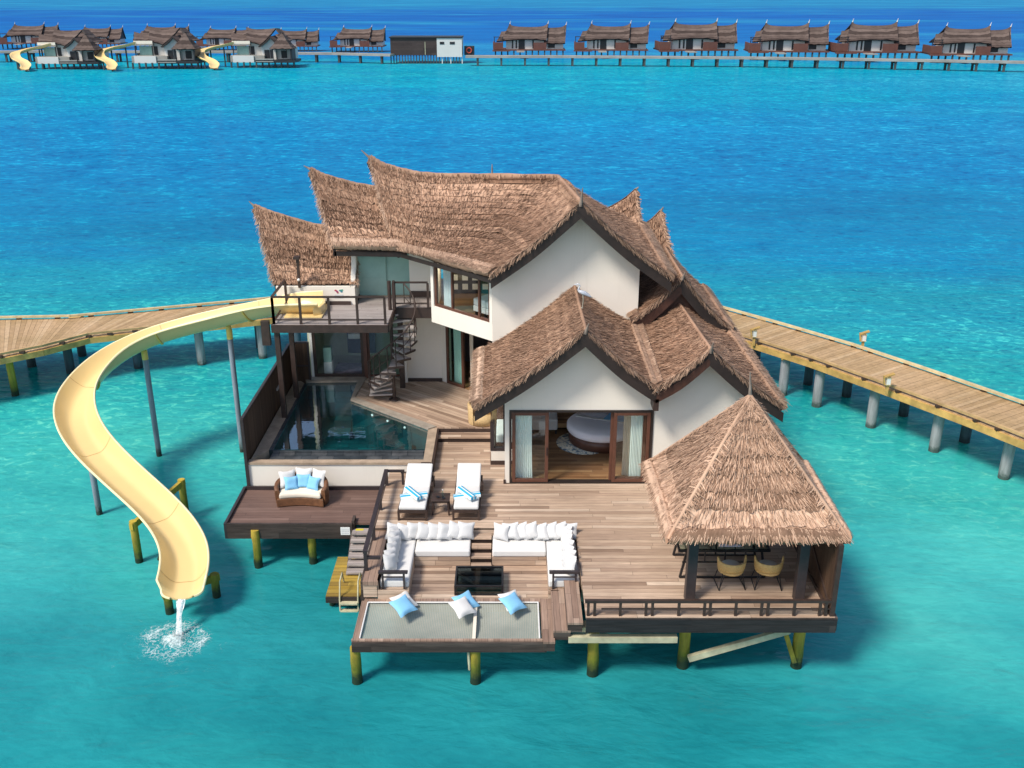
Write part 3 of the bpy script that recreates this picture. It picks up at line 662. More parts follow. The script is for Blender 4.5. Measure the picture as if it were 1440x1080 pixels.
for z in (5.55, 6.2): mb.box(-4.82, -3.95, 30.352, 30.358, z, z+.02)
mb.box(-4.0, -3.97, 30.35, 30.415, 4.99, 6.72); mb.build('rail', M['frost'], o)
mb = MB(); mb.box(-3.2, BL.x-.01, 30.24, 30.298, 4.97, 5.15); mb.build('skirting', M['plinth'], villa)

# --- ground floor: cream wall, slanting glazed door, bathroom glazing
W0, W1 = (-3.42, 30.56), (-2.3, 30.56)
DA, DB = Vector((-2.22, 30.5, 0)), Vector((-.25, 28.75, 0))
mb = MB(); mb.box(W0[0], W1[0], 30.56, 30.76, 1.9, 4.74); mb.box(-3.6, -3.42, 30.4, 33, 1.9, 4.74)
mb.prism([(-2.3, 30.56), (-2.12, 30.40), (-1.98, 30.55), (-2.2, 30.76)], 1.9, 4.74)
dd = (DB-DA).normalized(); dn = Vector((-dd.y, dd.x, 0)); dn = dn if dn.y > 0 else -dn
def db(mb, s0, s1, z0, z1, t0=0, t1=.2):
    q = [DA+dd*s0+dn*t0, DA+dd*s1+dn*t0, DA+dd*s1+dn*t1, DA+dd*s0+dn*t1]; mb.prism([(p.x, p.y) for p in q], z0, z1)
db(mb, .1, 2.55, 4.42, 4.61)
mb.build('ground_wall', M['wall'], villa)
mb = MB(); mb.box(W0[0], W1[0], 30.5, 30.56, ZB, ZB+.1); mb.build('skirting', M['plinth'], villa)
p0, p1 = DA+dd*.14, DA+dd*.92
framed('glazed_door', (p0.x, p0.y), (p1.x, p1.y), ZB, 4.42, villa, glass='glass_g')
p0, p1 = DA+dd*2.0, DA+dd*2.55
framed('glazed_door', (p0.x, p0.y), (p1.x, p1.y), ZB, 4.42, villa)
mb = MB(); db(mb, .92, 2.55, 4.34, 4.42, 0, .1); mb.build('door_frame', M['frame'], villa)
mb = MB(); mb.prism([(-3.4, 33), (-3.4, 30.76), (-2.2, 30.6), (DA.x, DA.y), (DB.x, DB.y), (-.2, 27.0), (3.5, 27.2), (3.5, 33)], 1.86, ZB+.004); mb.build('living_floor', M['floor'], villa)
mb = MB(); mb.box(-3.4, 3.5, 32.4, 32.55, 1.9, 4.62); mb.build('panelled_wall', M['dim_wall'], villa)
# bathroom behind the pool
BX0, BX1, BY = -6.62, -4.86, 30.9
framed('bathroom_glazing', (BX0+.06, BY), (BX1-.02, BY), ZB+.02, 4.74, villa, fw=.1, glass='glass', mat='dark_wood')
mb = MB(); mb.box(BX1-.02, BX1+.10, BY-.1, BY+.1, ZB, 4.74); mb.build('door_post', M['frame'], villa)
framed('glazed_door', (BX1+.1, BY+.02), (-3.62, BY+.02), ZB+.02, 4.74, villa, fw=.07, glass='glass_g', mat='frame')
mb = MB(); mb.box(BX0-.02, BX0+.06, BY-.05, BY+.06, ZB-.1, 4.74); mb.build('wall_end', M['white_paint'], villa)
mb = MB(); mb.box(BX0-.05, -3.6, 33, 33.15, 1.9, 4.9); mb.box(BX0-.1, BX0+.02, BY+.06, 33, 1.9, 4.74)
M['bath_wall'] = m_plain('greenish_plaster', (.50,.52,.40), .8, .12, 1.2); mb.build('bathroom_wall', M['bath_wall'], villa)
mb = MB(); mb.box(-5.72, -4.75, 32.7, 32.78, 2.2, 4.6); mb.build('teal_panel', M['teal_wall'], villa)
mb = MB(); mb.lathe([(.0,0),(.17,0),(.17,.03),(0,.03)], n=20); 
for i, (x, y, z) in enumerate(mb.v): mb.v[i] = (-5.3+x, 32.68-z*.5, 3.55+y)
mb.build('round_mirror', M['white_paint'], villa)
mb = MB(); mb.box(-5.62, -5.0, 32.3, 32.7, 2.85, 3.02); mb.build('wash_basin', M['white_paint'], villa, bevel=.03)
mb = MB(); mb.box(BX0, -3.6, BY+.06, 33, 1.8, ZB+.006); M['bath_floor'] = m_plain('pale_bath_floor', (.45,.43,.36), .5, .12, 2); mb.build('bathroom_floor', M['bath_floor'], villa)
mb = MB(); mb.box(-6.0, -4.95, 31.15, 32.2, ZB+.01, ZB+.03); M['purple'] = m_plain('purple_mat', (.20,.15,.22), .9, .4, 4); o = mb.build('bath_mat', M['purple'], None, org=(-5.5, 31.6, ZB+.01)); tag(o, 'purple mat on the bathroom floor behind the pool glazing', 'mat')
pd = thing('pedestal', 'white pedestal with a glass cube on top behind the bathroom glazing', 'pedestal', (-6.15, 31.2, ZB))
mb = MB(); mb.box(-6.28, -6.0, 31.1, 31.38, ZB+.006, 2.45); mb.build('base', M['white_paint'], pd, bevel=.01)
mb = MB(); mb.box(-6.27, -6.01, 31.11, 31.37, 2.452, 2.95); mb.build('glass_cube', M['frost'], pd)
mb = MB(); mb.box(-7.2, -3.5, 27.6, 32.8, 4.74, 4.78)

# ------------------------------------------------------------------ balcony with rails
BYF = 27.5; bx0, bx1 = -6.95, -3.62
mb = MB(); mb.prism([(bx0, BYF), (bx1, BYF), (bx1, 29.2), (BL.x-.02, 29.2), (BL.x-.02, 30.3), (-7.25, 30.3), (-7.25, 29.3), (bx0, 29.3)], 4.80, 4.95)
bal = mb.build('balcony_floor', M['grey_deck'], villa)
mb = MB(); mb.box(bx0-.04, bx1+.02, BYF-.06, BYF, 4.72, 4.945); mb.box(bx1, bx1+.05, BYF, 29.15, 4.72, 4.945); mb.box(bx1+.05, BL.x-.02, 29.14, 29.2, 4.62, 4.945); mb.box(bx0-.05, bx0, BYF, 29.3, 4.72, 4.945)
mb.build('edge_beam', M['dark_wood'], bal)
mb = MB(); mb.box(-7.25, -4.97, 29.5, 29.62, 4.95, 5.52); par = mb.build('parapet', M['wall'], villa)
mb = MB(); mb.box(-5.95, -4.97, 29.44, 29.5, 4.95, 5.06); mb.box(-4.83, -4.80, 29.5, 30.25, 4.95, 5.06); mb.build('skirting', M['plinth'], par)
mb = MB()
cs = [((.45,.05,.08),-5.42,5.40),((.35,.08,.2),-5.38,5.37),((.4,.1,.1),-5.36,5.33),((.05,.3,.28),-5.28,5.40),((.04,.22,.3),-5.24,5.36),((.1,.35,.25),-5.22,5.41)]
em = []
for i, (c, x, z) in enumerate(cs):
    em.append(m_plain('emblem_dot', c, .5, .05)); r = .035
    mb.face([(x+r*math.cos(a*math.pi/4)*1.1, 29.494, z+r*.8*math.sin(a*math.pi/4)) for a in range(8)], i)
for x in range(4): mb.box(-5.46+x*.07, -5.41+x*.07, 29.493, 29.497, 5.15, 5.27, 6)
em.append(m_plain('emblem_grey', (.6,.62,.63), .5, .04)); mb.build('emblem', em, par)
def railing(name, pts, z, h, parent, mids=(.12,), post=.068, mat='dark_wood', top=.062, ext=(1,1)):
    mb = MB()
    for i, (x, y) in enumerate(pts): mb.box(x-post/2, x+post/2, y-post/2, y+post/2, z, z+h-top*.5)
    for (a, b) in zip(pts[:-1], pts[1:]):
        mb.beam((a[0], a[1], z+h), (b[0], b[1], z+h), top, top*.8)
        for m_ in mids: mb.beam((a[0], a[1], z+m_), (b[0], b[1], z+m_), .035, .035)
    return mb.build(name, M[mat], parent)
railing('railing', [(bx0+.03, BYF+.06), (-6.13, BYF+.06), (-5.3, BYF+.06), (-4.48, BYF+.06), (bx1-.06, BYF+.06)], 4.95, .82, villa, mids=(.13,))
railing('railing', [(bx0+.03, BYF+.06), (bx0+.03, 29.35)], 4.95, .82, villa, mids=(.13,))
railing('railing', [(-3.58, 28.95), (-3.58, 29.14)], 4.95, .85, villa, mids=(.1,), post=.08)
railing('railing', [(-3.58, 29.16), (BL.x-.12, 29.16)], 4.95, .80, villa, mids=(.14,))
mb = MB()
for x0_, x1_, y0_, y1_, z0_ in ((bx0+.01, bx0+.15, BYF+.03, BYF+.17, 0), (bx0+.05, bx0+.19, 29.13, 29.27, 0), (-3.62, -3.46, 29.9, 30.06, ZB)):
    mb = MB(); mb.box(x0_, x1_, y0_, y1_, z0_, 4.72); mb.build('balcony_post', M['dark_wood'], villa)
mb = MB(); mb.box(-6.55, -6.47, 29.44, 29.5, 5.0+.5, 6.5); mb.box(-6.60, -6.42, 29.3, 29.5, 6.42, 6.5); o = mb.build('outdoor_shower', M['dark_wood'], None, org=(-6.5, 29.47, 5.5)); tag(o, 'dark wall mounted shower post in front of the lowest left thatch', 'shower')
mb = MB(); mb.lathe([(.02,0),(.045,.02),(.045,.06),(.02,.08)], (-6.51, 29.41, 5.72), 10); mb.build('tap', M['white_paint'], o, org=(-6.5, 29.47, 5.5))

# ------------------------------------------------------------------ spiral staircase
sp = thing('spiral_staircase', 'dark steel spiral staircase with pale treads climbing to the balcony', 'staircase', (-3.70, 28.95, ZB))
sc_, nst = Vector((-3.70, 28.95, 0)), 14
mb = MB(); mb.tube([(sc_.x, sc_.y, ZB), (sc_.x, sc_.y, 5.85)], .055, 12); mb.lathe([(.17,0),(.17,.03),(.06,.05)], (sc_.x, sc_.y, ZB), 16); mb.build('newel', M['dark_wood'], sp)
A0, dA, rad = R_(168), R_(19.5), .78
def pol(a, r, z): return Vector((sc_.x+r*math.cos(a), sc_.y+r*math.sin(a), z))
hr = []
for i in range(nst):
    a = A0+i*dA; z = ZB+(i+1)*(ZF-ZB)/(nst+1); mb = MB(); e = R_(18)
    mb.slab([pol(a-.5, .06, z), pol(a-e, rad, z), pol(a+e, rad, z), pol(a+.5, .06, z)], (0, 0, -.05), 0)
    mb.slab([pol(a-e, rad, z+.004), pol(a+e, rad, z+.004), pol(a+e, rad+.012, z+.004), pol(a-e, rad+.012, z+.004)], (0, 0, -.07), 1)
    mb.build('tread', [M['steel'], M['dark_wood']], sp)
    if i % 1 == 0:
        p = pol(a, rad-.02, z); mb = MB(); mb.tube([p, p+Vector((0, 0, .82))], .016, 6); mb.build('baluster', M['dark_wood'], sp)
    hr.append(pol(a, rad-.02, z+.84))
mb = MB(); mb.tube(catmull(hr, 4), .026, 6); mb.tube(catmull([h-Vector((0,0,.42)) for h in hr], 4), .011, 6); mb.build('handrail', M['dark_wood'], sp)

# ------------------------------------------------------------------ decks
deck = thing('timber_deck', 'broad tan timber deck on piles with sunken lounge pit in front of the villa', 'deck', (0, 21, ZD))
DXL, DXR = -3.36, WZ(1174, 867, ZD).x
DFY = WZ(1000, 868, ZD).y
PX0, PX1, PY0, PY1 = -3.02, 1.56, 19.22, 21.42
mb = MB()
def dpoly(p, z0=ZD-.05, z1=ZD): mb.prism(p, z0, z1)
dpoly([(DXL, PY1), (PX1, PY1), (PX1, DFY), (DXR, DFY), (DXR, 22.6), (6.45, 23.8), (6.45, 23.79), (-.20, 23.79), (-.20, 24.94), (-.6, 24.94), (-.6, 26.42), (-2.2, 26.42), (-2.2, 24.46), (DXL, 24.46)])
mb.build('deck_boards', M['deck'], deck)
mb = MB(); mb.prism([(DXL, PY0-.05), (PX0, PY0-.05), (PX0, PY1), (DXL, PY1)], 1.52, 1.62); mb.build('deck_edge_boards', M['deck_y'], deck)
mb = MB(); mb.box(PX0, -1.32, PY0-.1, PY1+.05, ZP-.05, ZP); mb.box(-.2, PX1, PY0-.1, PY1+.05, ZP-.05, ZP); mb.box(-1.32, -.2, 19.95, PY1+.05, ZP-.05, ZP); mb.box(-1.32, -.2, PY0-.1, 19.4, ZP-.05, ZP); mb.build('pit_floor', M['deck'], deck)
mb = MB(); mb.box(DXL, PX1+.05, PY1, PY1+.04, ZP, ZD-.05); mb.box(PX1, PX1+.04, PY0-.1, PY1, ZP, ZD-.05); mb.box(PX0-.02, PX0, PY0, PY1, ZP, 1.62); mb.build('pit_wall', M['deck_face'], deck)
# steps into the pit and the two steps up to the pool terrace
mb = MB()
for i, z in enumerate((1.58, 1.46, 1.34, 1.22)): mb.box(-.98, -.50, 20.42+.25*(3-i)-.02, 20.42+.25*(4-i)-.05, z-.04, z)
mb.build('pit_steps', M['deck'], deck)
mb = MB()
for i, z in enumerate((1.54, 1.42, 1.30, 1.18)): mb.box(-.97, -.51, 20.42+.25*(3-i)+.02, 20.42+.25*(4-i), ZP, z-.04+.0)
mb.build('step_risers', M['dark_wood'], deck)
mb = MB(); mb.box(-2.16, -.6, 26.42, 26.78, ZD+.11, ZD+.15); mb.build('terrace_step', M['deck'], deck)
mb = MB(); mb.box(-2.16, -.6, 26.46, 26.8, ZD-.1, ZD+.11); mb.box(-2.16, -.6, 26.78, 26.82, ZD+.11, ZB-.04); mb.build('step_risers', M['dark_wood'], deck)
# fascia, beams
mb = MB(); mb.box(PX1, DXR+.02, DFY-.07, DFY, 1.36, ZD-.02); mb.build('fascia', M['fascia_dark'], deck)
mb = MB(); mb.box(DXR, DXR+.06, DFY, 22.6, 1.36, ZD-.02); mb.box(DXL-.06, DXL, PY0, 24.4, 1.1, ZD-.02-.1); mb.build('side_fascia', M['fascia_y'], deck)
mb = MB(); mb.box(1.2, 3.52, DFY-.02, DFY+.12, 1.06, 1.2); mb.box(1.2, 3.5, DFY+.14, DFY+.4, 1.22, 1.34); mb.build('lower_beam', M['pale_wood'], deck)
for y in (19.5, 21.8, 24.4, 27):
    mb = MB(); mb.box(-3, DXR-.1, y, y+.15, .9, 1.04 if y < 22 else 1.3); mb.build('joist', M['dark_wood'], deck)
mb = MB(); mb.beam(WY(968, 926, DFY+.35), WY(1110, 886, DFY+.2), .14, .10, up=(0,1,0)); mb.build('brace', M['pale_wood'], deck)
mb = MB(); mb.beam(WY(1104, 888, DFY+.6), WY(1117, 932, DFY+.4), .10, .08, up=(0,1,0)); mb.build('brace', M['pile'], deck)
def pile(x, y, z1, r, parent, mat='pile'):
    rp_ = random.Random(int(x*100+y*10)); mb = MB(); k = 14; mb.tube([(x+rp_.uniform(-.006, .006), y+rp_.uniform(-.006, .006), -1.5+(z1+1.5)*i/k) for i in range(k+1)], [r*(rp_.uniform(.94, 1.05)+(.10*rp_.random() if -1.5+(z1+1.5)*i/k < .35 else 0)) for i in range(k+1)], 14); return mb.build('pile', M[mat], parent)
for u, v in ((833, 948), (960, 937), (1119, 937)):
    p = WZ(u, v, 0); pile(p.x, p.y, 1.36, .125, deck)
for x in (-2.6, .0, 2.4, 4.8, 6.3):
    for y in (20.4, 23, 26): pile(x, y, 1.05, .13, deck)
# low rail along the front edge
xs = []
rl = MB(); zr = .36
xa, xb = WZ(822, 866, ZD).x, DXR-.06
rl.beam((xa, DFY+.06, ZD+zr), (xb, DFY+.06, ZD+zr), .07, .06); rl.beam((xa+.35, DFY+.06, ZD+.17), (xb-.05, DFY+.06, ZD+.17), .03, .03)
for u in (827, 836, 872, 908, 917, 954, 990, 998, 1034, 1070, 1079, 1116, 1152, 1160):
    x = WZ(u, 866, ZD).x; rl.box(x-.028, x+.028, DFY+.035, DFY+.085, ZD, ZD+zr)
rl.build('low_rail', M['dark_wood'], deck)
# dark handrail down the left edge and its end return
rl = MB(); rl.beam((DXL+.02, 19.6, 2.12), (DXL+.02, 23.75, 2.12), .10, .07)
for y in (19.65, 21.0, 22.35, 23.7): rl.box(DXL-.02, DXL+.06, y-.04, y+.04, 1.5, 2.1)
rl.beam((DXL, 19.66, 1.95), (DXL+.36, 19.66, 1.95), .08, .06); rl.beam((DXL, 23.75, 2.1), (DXL+.5, 23.75, 2.1), .08, .05); rl.box(DXL+.42, DXL+.48, 23.72, 23.78, 1.7, 2.1)
rl.build('handrail', M['rail'], deck)
# little steps up beside the pool wall
mb = MB(); mr = MB()
for i in range(4):
    z = 1.42+.145*i; x = DXL+.02+.28*i
    mb.box(x, x+.30 if i < 3 else -2.22, 23.95, 24.40, z-.04, z); mr.box(x+.02, x+.29, 24.40, 24.455, ZL, z+.16); mr.box(x, x+.025, 23.97, 24.4, ZL+.1, z-.04)
mb.build('side_steps', M['deck_y'], deck); mr.build('step_string', M['dark_wood'], deck)

# ---- lower dark deck
low = thing('lower_sun_deck', 'dark brown lower deck below the white pool wall', 'deck', (-5.5, 23.4, ZL))
LX0, LX1, LY0, LY1 = -7.32, DXL-.07, 22.45, 24.44
mb = MB(); mb.prism([(LX0, LY0), (-4.12, LY0), (-4.12, LY0+.12), (LX1, LY0+.12), (LX1, LY1), (LX0, LY1)], ZL-.06, ZL); mb.build('deck_boards', M['dark_deck'], low)
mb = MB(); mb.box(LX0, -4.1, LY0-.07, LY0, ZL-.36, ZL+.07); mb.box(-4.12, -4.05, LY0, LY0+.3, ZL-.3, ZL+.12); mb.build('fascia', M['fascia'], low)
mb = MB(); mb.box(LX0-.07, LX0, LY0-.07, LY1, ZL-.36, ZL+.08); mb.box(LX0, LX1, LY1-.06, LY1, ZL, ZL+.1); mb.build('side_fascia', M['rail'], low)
for u, v in ((364, 797), (441, 791), (529, 780)):
    p = WZ(u, v, 0)
    if u < 500: pile(p.x, p.y, ZL-.1, .105, low)
for x in (-6.6, -4.6): pile(x, 24.2, ZL-.1, .1, low)
mb = MB(); mb.box(-4.40, -4.16, LY0-.085, LY0-.072, ZL-.24, ZL-.02, 0)
for r in range(3):
    for k in range(5): mb.box(-4.375+.04*k, -4.345+.04*k, LY0-.088, LY0-.086, ZL-.10-.05*r, ZL-.085-.05*r, 1)
M['sign_white'] = m_plain('notice_white', (.75,.75,.73), .5, .03); M['sign_ink'] = m_plain('notice_ink', (.42,.42,.45), .6, .05)
o = mb.build('notice_plate', [M['sign_white'], M['sign_ink']], None, org=(-4.28, LY0-.08, ZL-.1)); tag(o, 'small white notice plate fixed to the front edge of the dark deck', 'sign')
# ---- steps, landing and ladder to the water
st = thing('water_stairs', 'steep grey wooden stairs leading from dark deck to yellow landing', 'stairs', (-3.75, 22, .5))
for i in range(6):
    z = 1.08-.125*i; y = 22.5-.17*i; mb = MB(); mb.box(-4.1-.01*i, -3.47, y-.27, y, z-.05, z)
    if i == 0: mb.box(-4.02, -3.82, y-.12, y-.03, z, z+.004, 1)
    mb.build('tread', [M['grey_deck'], m_plain('yellow_mark', (.6,.5,.02), .7)], st)
mb = MB(); mb.beam((-4.12, 22.6, 1.0), (-4.14, 21.3, .15), .05, .2); mb.beam((-3.45, 22.6, 1.0), (-3.45, 21.3, .15), .05, .2); mb.build('stringer', M['dark_wood'], st)
ld = thing('swim_landing', 'yellow algae stained swimming landing beside the stairs', 'landing', (-4.2, 21.4, .35))
L0 = WZ(458, 838, .35); L1 = WZ(464, 783, .35)
mb = MB(); mb.box(L0.x, -3.5, L0.y, L1.y, .28, .35); mb.build('boards', M['yellow_wood'], ld)
mb = MB(); mb.box(L0.x, -3.5, L0.y-.05, L0.y, .18, .33); mb.build('edge_beam', M['fascia'], ld)
for x, y in ((L0.x+.12, L0.y+.15), (-3.65, L0.y+.15), (L0.x+.12, L1.y-.2), (-3.65, L1.y-.2)): pile(x, y, .28, .07, ld)
la = thing('swim_ladder', 'pale metal swim ladder hooked over the yellow landing', 'ladder', (-3.8, 20.4, .3))
mb = MB()
for x in (-4.16, -3.72): mb.tube([(x, 21.1, .38), (x, 20.95, .72), (x, 20.6, .70), (x, 20.42, .3), (x, 20.35, -.6)], .020, 8)
mb.build('side_rail', M['pale_wood'], la)
for z in (-.28, .0, .22): mb = MB(); mb.box(-4.15, -3.73, 20.34, 20.46, z-.02, z+.02); mb.build('rung', M['pale_wood'], la)

# ---- net platform
net = thing('overwater_net', 'grey hammock net stretched in a timber frame over the water', 'hammock net', (-1, 18.4, ZP))
NZ = 1.12; n0, n1 = WZ(497, 903, NZ), WZ(766, 908, NZ); n2, n3 = WZ(770, 846, NZ), WZ(511, 845, NZ)
NYF, NYB = n0.y, PY0-.1
NX0, NX1 = n0.x+.02, .64
def m_net():
    t = NT('net_mesh'); p = t.pos(); sx = t.n('SeparateXYZ', {0: p}); a = t.math('FRACT', t.math('MULTIPLY', sx.outputs[0], 26.0)); b = t.math('FRACT', t.math('MULTIPLY', sx.outputs[1], 34.0))
    h = t.math('MAXIMUM', t.math('GREATER_THAN', a, .34), t.math('GREATER_THAN', b, .34))
    nz = t.noise(p, 1.5, 4)
    di = t.n('BsdfDiffuse', {'Color': t.ramp(nz, [(.3, (.27,.29,.25)), (.7, (.35,.36,.31))])}); tr = t.n('BsdfTransparent')
    mx = t.n('MixShader', {0: h, 1: tr.outputs[0], 2: di.outputs[0]}); t.t.links.new(mx.outputs[0], t.out.inputs[0]); return t.mat
M['net'] = m_net()
P = []
for j in range(11):
    row = []
    for i in range(31):
        s, q = i/30, j/10; ss = (s*2) % 1 if s < 1 else 1
        row.append((NX0+.09+(NX1-.14-NX0)*s, NYF+.08+(NYB-.03-NYF)*q*.97, NZ-.02-.12*math.sin(math.pi*q)*math.sin(math.pi*s)**.5))
    P.append(row)
mb = MB(); mb.grid(P); mb.build('net', M['net'], net)
mb = MB(); mb.box(NX0-.06, NX1+.1, NYF-.03, NYF+.08, NZ-.24, NZ-.002); mb.build('front_beam', M['fascia'], net)
mb = MB(); mb.box(NX0-.07, NX1+.12, NYF+.02, NYF+.085, NZ, NZ+.03); mb.box(NX0-.05, NX0+.08, NYF+.085, NYB, NZ-.2, NZ+.03); mb.box(NX1-.0, NX1+.06, NYF+.085, NYB, NZ-.2, NZ+.02); mb.box(NX0, NX1+.06, NYB-.02, NYB+.12, NZ-.12, NZ+.012); mb.build('frame', M['deck_y'], net)
mb = MB()
for a, b in (((NX0+.1, NYF+.1), (NX0+.1, NYB-.05)), ((NX0+.1, NYB-.05), (NX1-.05, NYB-.05)), ((NX1-.05, NYB-.05), (NX1-.05, NYF+.1))): mb.tube([(a[0], a[1], NZ+.02), (b[0], b[1], NZ+.02)], .018, 7)
mb.build('lacing_rope', M['white_fab'], net)
xm = WZ(668, 870, NZ).x
mb = MB(); mb.box(xm-.035, xm+.035, NYF+.05, NYB, NZ-.03, NZ+.012); mb.build('middle_strap', M['cream_fab'], net)
for u, v in ((503, 957), (669, 956)): p = WZ(u, v, 0); pile(p.x, NYF+.12, .9, .115, net)
mb = MB(); mb.tube([(xm-.12, NYF+.05, .9), (xm-.1, NYF+.08, .35)], .03, 8); mb.build('pipe', M['pale_wood'], net)
# ---- block steps between net and deck
bs = thing('block_steps', 'three chunky timber steps between hammock net and deck', 'steps', (1.1, 18.5, ZP))
for (u0, u1, vb, vf, z) in ((764, 781, 842, 903, 1.17), (778, 803, 827, 887, 1.36), (798, 820, 816, 876, 1.56)):
    a, b, c = WZ(u0, vf, z), WZ(u1, vf, z), WZ(u0, vb, z)
    mb = MB(); mb.box(a.x, b.x, a.y, c.y, z-.05, z); o = mb.build('tread', M['deck_y'], bs)
    mb = MB(); mb.box(a.x+.01, b.x-.01, a.y+.01, c.y-.01, z-.24, z-.05); mb.build('step_box', M['fascia'], o)

# ---- pool terrace and pool
ter = thing('pool_terrace', 'raised timber pool terrace with diagonal boards and white front wall', 'terrace', (-4, 27, ZB))
TY = 24.5; TXL = WZ(347, 650, ZB).x; TXR = -2.2
def pz(u, v, z=ZB): p = WZ(u, v, z); return (p.x, p.y)
rimo = [pz(348, 649), pz(606, 655), pz(614, 601), pz(495, 560), pz(516, 529), pz(414, 529)]      # outer edge of the rim
wat = [pz(432, 538), pz(503, 537), pz(493, 563), pz(602, 604), pz(597, 632), pz(384, 632)]
ip = [(-7.1+.0, 25.4)]
D1 = pz(495, 562); D2 = pz(613, 602)
diag = math.atan2(D2[1]-D1[1], D2[0]-D1[0])
M['deck_diag2'] = m_wood('terrace_boards_diagonal', deck_t, .14, 2.6, rot=-diag)
mb = MB(); mb.prism([(TXR, D2[1]), (D2[0], 26.8), (-.6, 26.8), (-.6, 27.02), (-.2, 27.02), (DB.x-.02, DB.y-.02), (DA.x-.02, DA.y-.02), (-2.3, 30.54), (-3.42, 30.54), (-3.6, 30.85), (-4.74, 30.85), pz(516, 530), D1], ZB-.06, ZB)
mb.build('deck_boards', M['deck_diag2'], ter)
mb = MB(); mb.box(TXL, TXR, TY, TY+.12, ZL-.05, ZB-.08); mb.build('front_wall', M['wall'], ter)
mb = MB(); mb.box(TXR-.0, TXR+.05, TY, 26.8, ZD-.1, ZB-.03); mb.box(TXL-.04, TXL, TY-.02, 30.8, .9, ZB-.02); mb.build('side_wall', M['plinth'], ter)
for x in (-6.9, -4.5):
    for y in (26, 29.5): pile(x, y, 1.2, .14, ter, 'conc')
pool = thing('plunge_pool', 'dark tiled infinity pool with a slanted right edge', 'pool', (-4.8, 27, ZB))
# rim as stone strips
A, B, C_, D_, E_ = pz(503, 537), pz(493, 563), pz(602, 604), pz(597, 632), pz(384, 632)
F_ = pz(432, 538)
oB, oC = pz(497, 559.5), pz(614, 600.5); oA = pz(517, 529); oF = pz(425, 529)
PYF = E_[1]            # water's front edge
mb = MB()
for q in ([F_, A, oA, oF], [A, B, (oB[0]+.05, oB[1]), oA], [B, C_, oC, (oB[0]+.05, oB[1])]): mb.prism(q, ZB-.3, ZB+.03)
mb.build('rim', M['stone'], pool)
mb = MB(); mb.box(TXL+.02, TXR, TY-.03, TY+.17, ZB-.078, ZB-.01); mb.prism([C_, (D_[0]+.02, TY+.17), (TXR, TY+.17), (TXR, oC[1]), oC], ZB-.5, ZB-.01); mb.build('coping', M['ochre_stone'], pool)
mb = MB(); mb.prism([(TXL+.06, TY+.17), (E_[0]-.12, PYF), (F_[0]-.1, F_[1]), (oF[0]-.3, oF[1]), (TXL+.06, 30.3)], ZB-.4, ZB-.015); mb.build('side_coping', M['ochre_stone'], pool)
def m_tiles():
    t = NT('dark_slate_tiles'); p = t.pos()
    br = t.n('TexBrick', {'Vector': t.map(p, rot=(0,0,0)), 'Color1': (.03,.038,.045,1), 'Color2': (.075,.08,.085,1), 'Mortar': (.02,.025,.03,1), 'Scale': 1.0, 'Mortar Size': .012, 'Brick Width': .45, 'Row Height': .22, 'Bias': .1}).outputs[0]
    nz = t.noise(p, 2.2, 5, .7); c = t.mix(1.0, br, t.ramp(nz, [(.35, (.6,.6,.6)), (.68, (1.6,1.55,1.5))]), 'MULTIPLY')
    t.principled(Base_Color=c, Roughness=.4); return t.mat
def m_pooltile():
    t = NT('teal_pool_tiles'); p = t.pos(); s = t.n('SeparateXYZ', {0: p}); v = t.n('CombineXYZ', {0: s.outputs[0], 1: t.math('ADD', s.outputs[1], s.outputs[2]), 2: 0.0}).outputs[0]
    br = t.n('TexBrick', {'Vector': v, 'Color1': (.006,.062,.075,1), 'Color2': (.014,.135,.145,1), 'Mortar': (.004,.03,.045,1), 'Scale': 1.0, 'Mortar Size': .01, 'Brick Width': .6, 'Row Height': .3}).outputs[0]
    nz = t.noise(p, .8, 4, .6); c = t.mix(1.0, br, t.ramp(nz, [(.35, (.55,.6,.65)), (.68, (1.5,1.4,1.3))]), 'MULTIPLY')
    t.principled(Base_Color=c, Roughness=.5); return t.mat
M['slate'] = m_tiles(); M['pooltile'] = m_pooltile()
mb = MB(); mb.box(E_[0]-.02, D_[0]+.02, TY+.17, PYF-.04, ZB-.5, ZB-.10); mb.build('overflow_ledge', M['slate'], pool)
mb = MB(); mb.box(E_[0], D_[0], PYF-.04, PYF+.04, ZB-1.3, ZB-.045); mb.prism([E_, (E_[0]-.12, PYF), (F_[0]-.1, F_[1]), F_], ZB-.5, ZB-.03); mb.build('weir_edge', M['slate'], pool)
wpoly = [F_, A, B, C_, (D_[0], PYF+.04), (E_[0], PYF+.04)]
mb = MB(); mb.face([(x, y, ZB-1.25) for x, y in wpoly])
for i in range(6):
    a, b = wpoly[i], wpoly[(i+1) % 6]; mb.face([(a[0], a[1], ZB-1.25), (b[0], b[1], ZB-1.25), (b[0], b[1], ZB-.02), (a[0], a[1], ZB-.02)])
mb.build('basin', M['pooltile'], pool)
mb = MB()
for i in range(4): mb.box(-5.9, -4.75, 29.2-.35*i, 30.3, ZB-1.2+.25*(3-i)-.25*0, ZB-1.2+.25*(3-i)+.02)
mb = MB()
for i in range(4):
    y0 = 30.2-.4*(i+1); mb.box(-5.75+.05*i, A[0]-.05, y0, y0+.4, ZB-1.24, ZB-.25-.25*i)
mb.build('pool_step', M['pooltile'], pool)
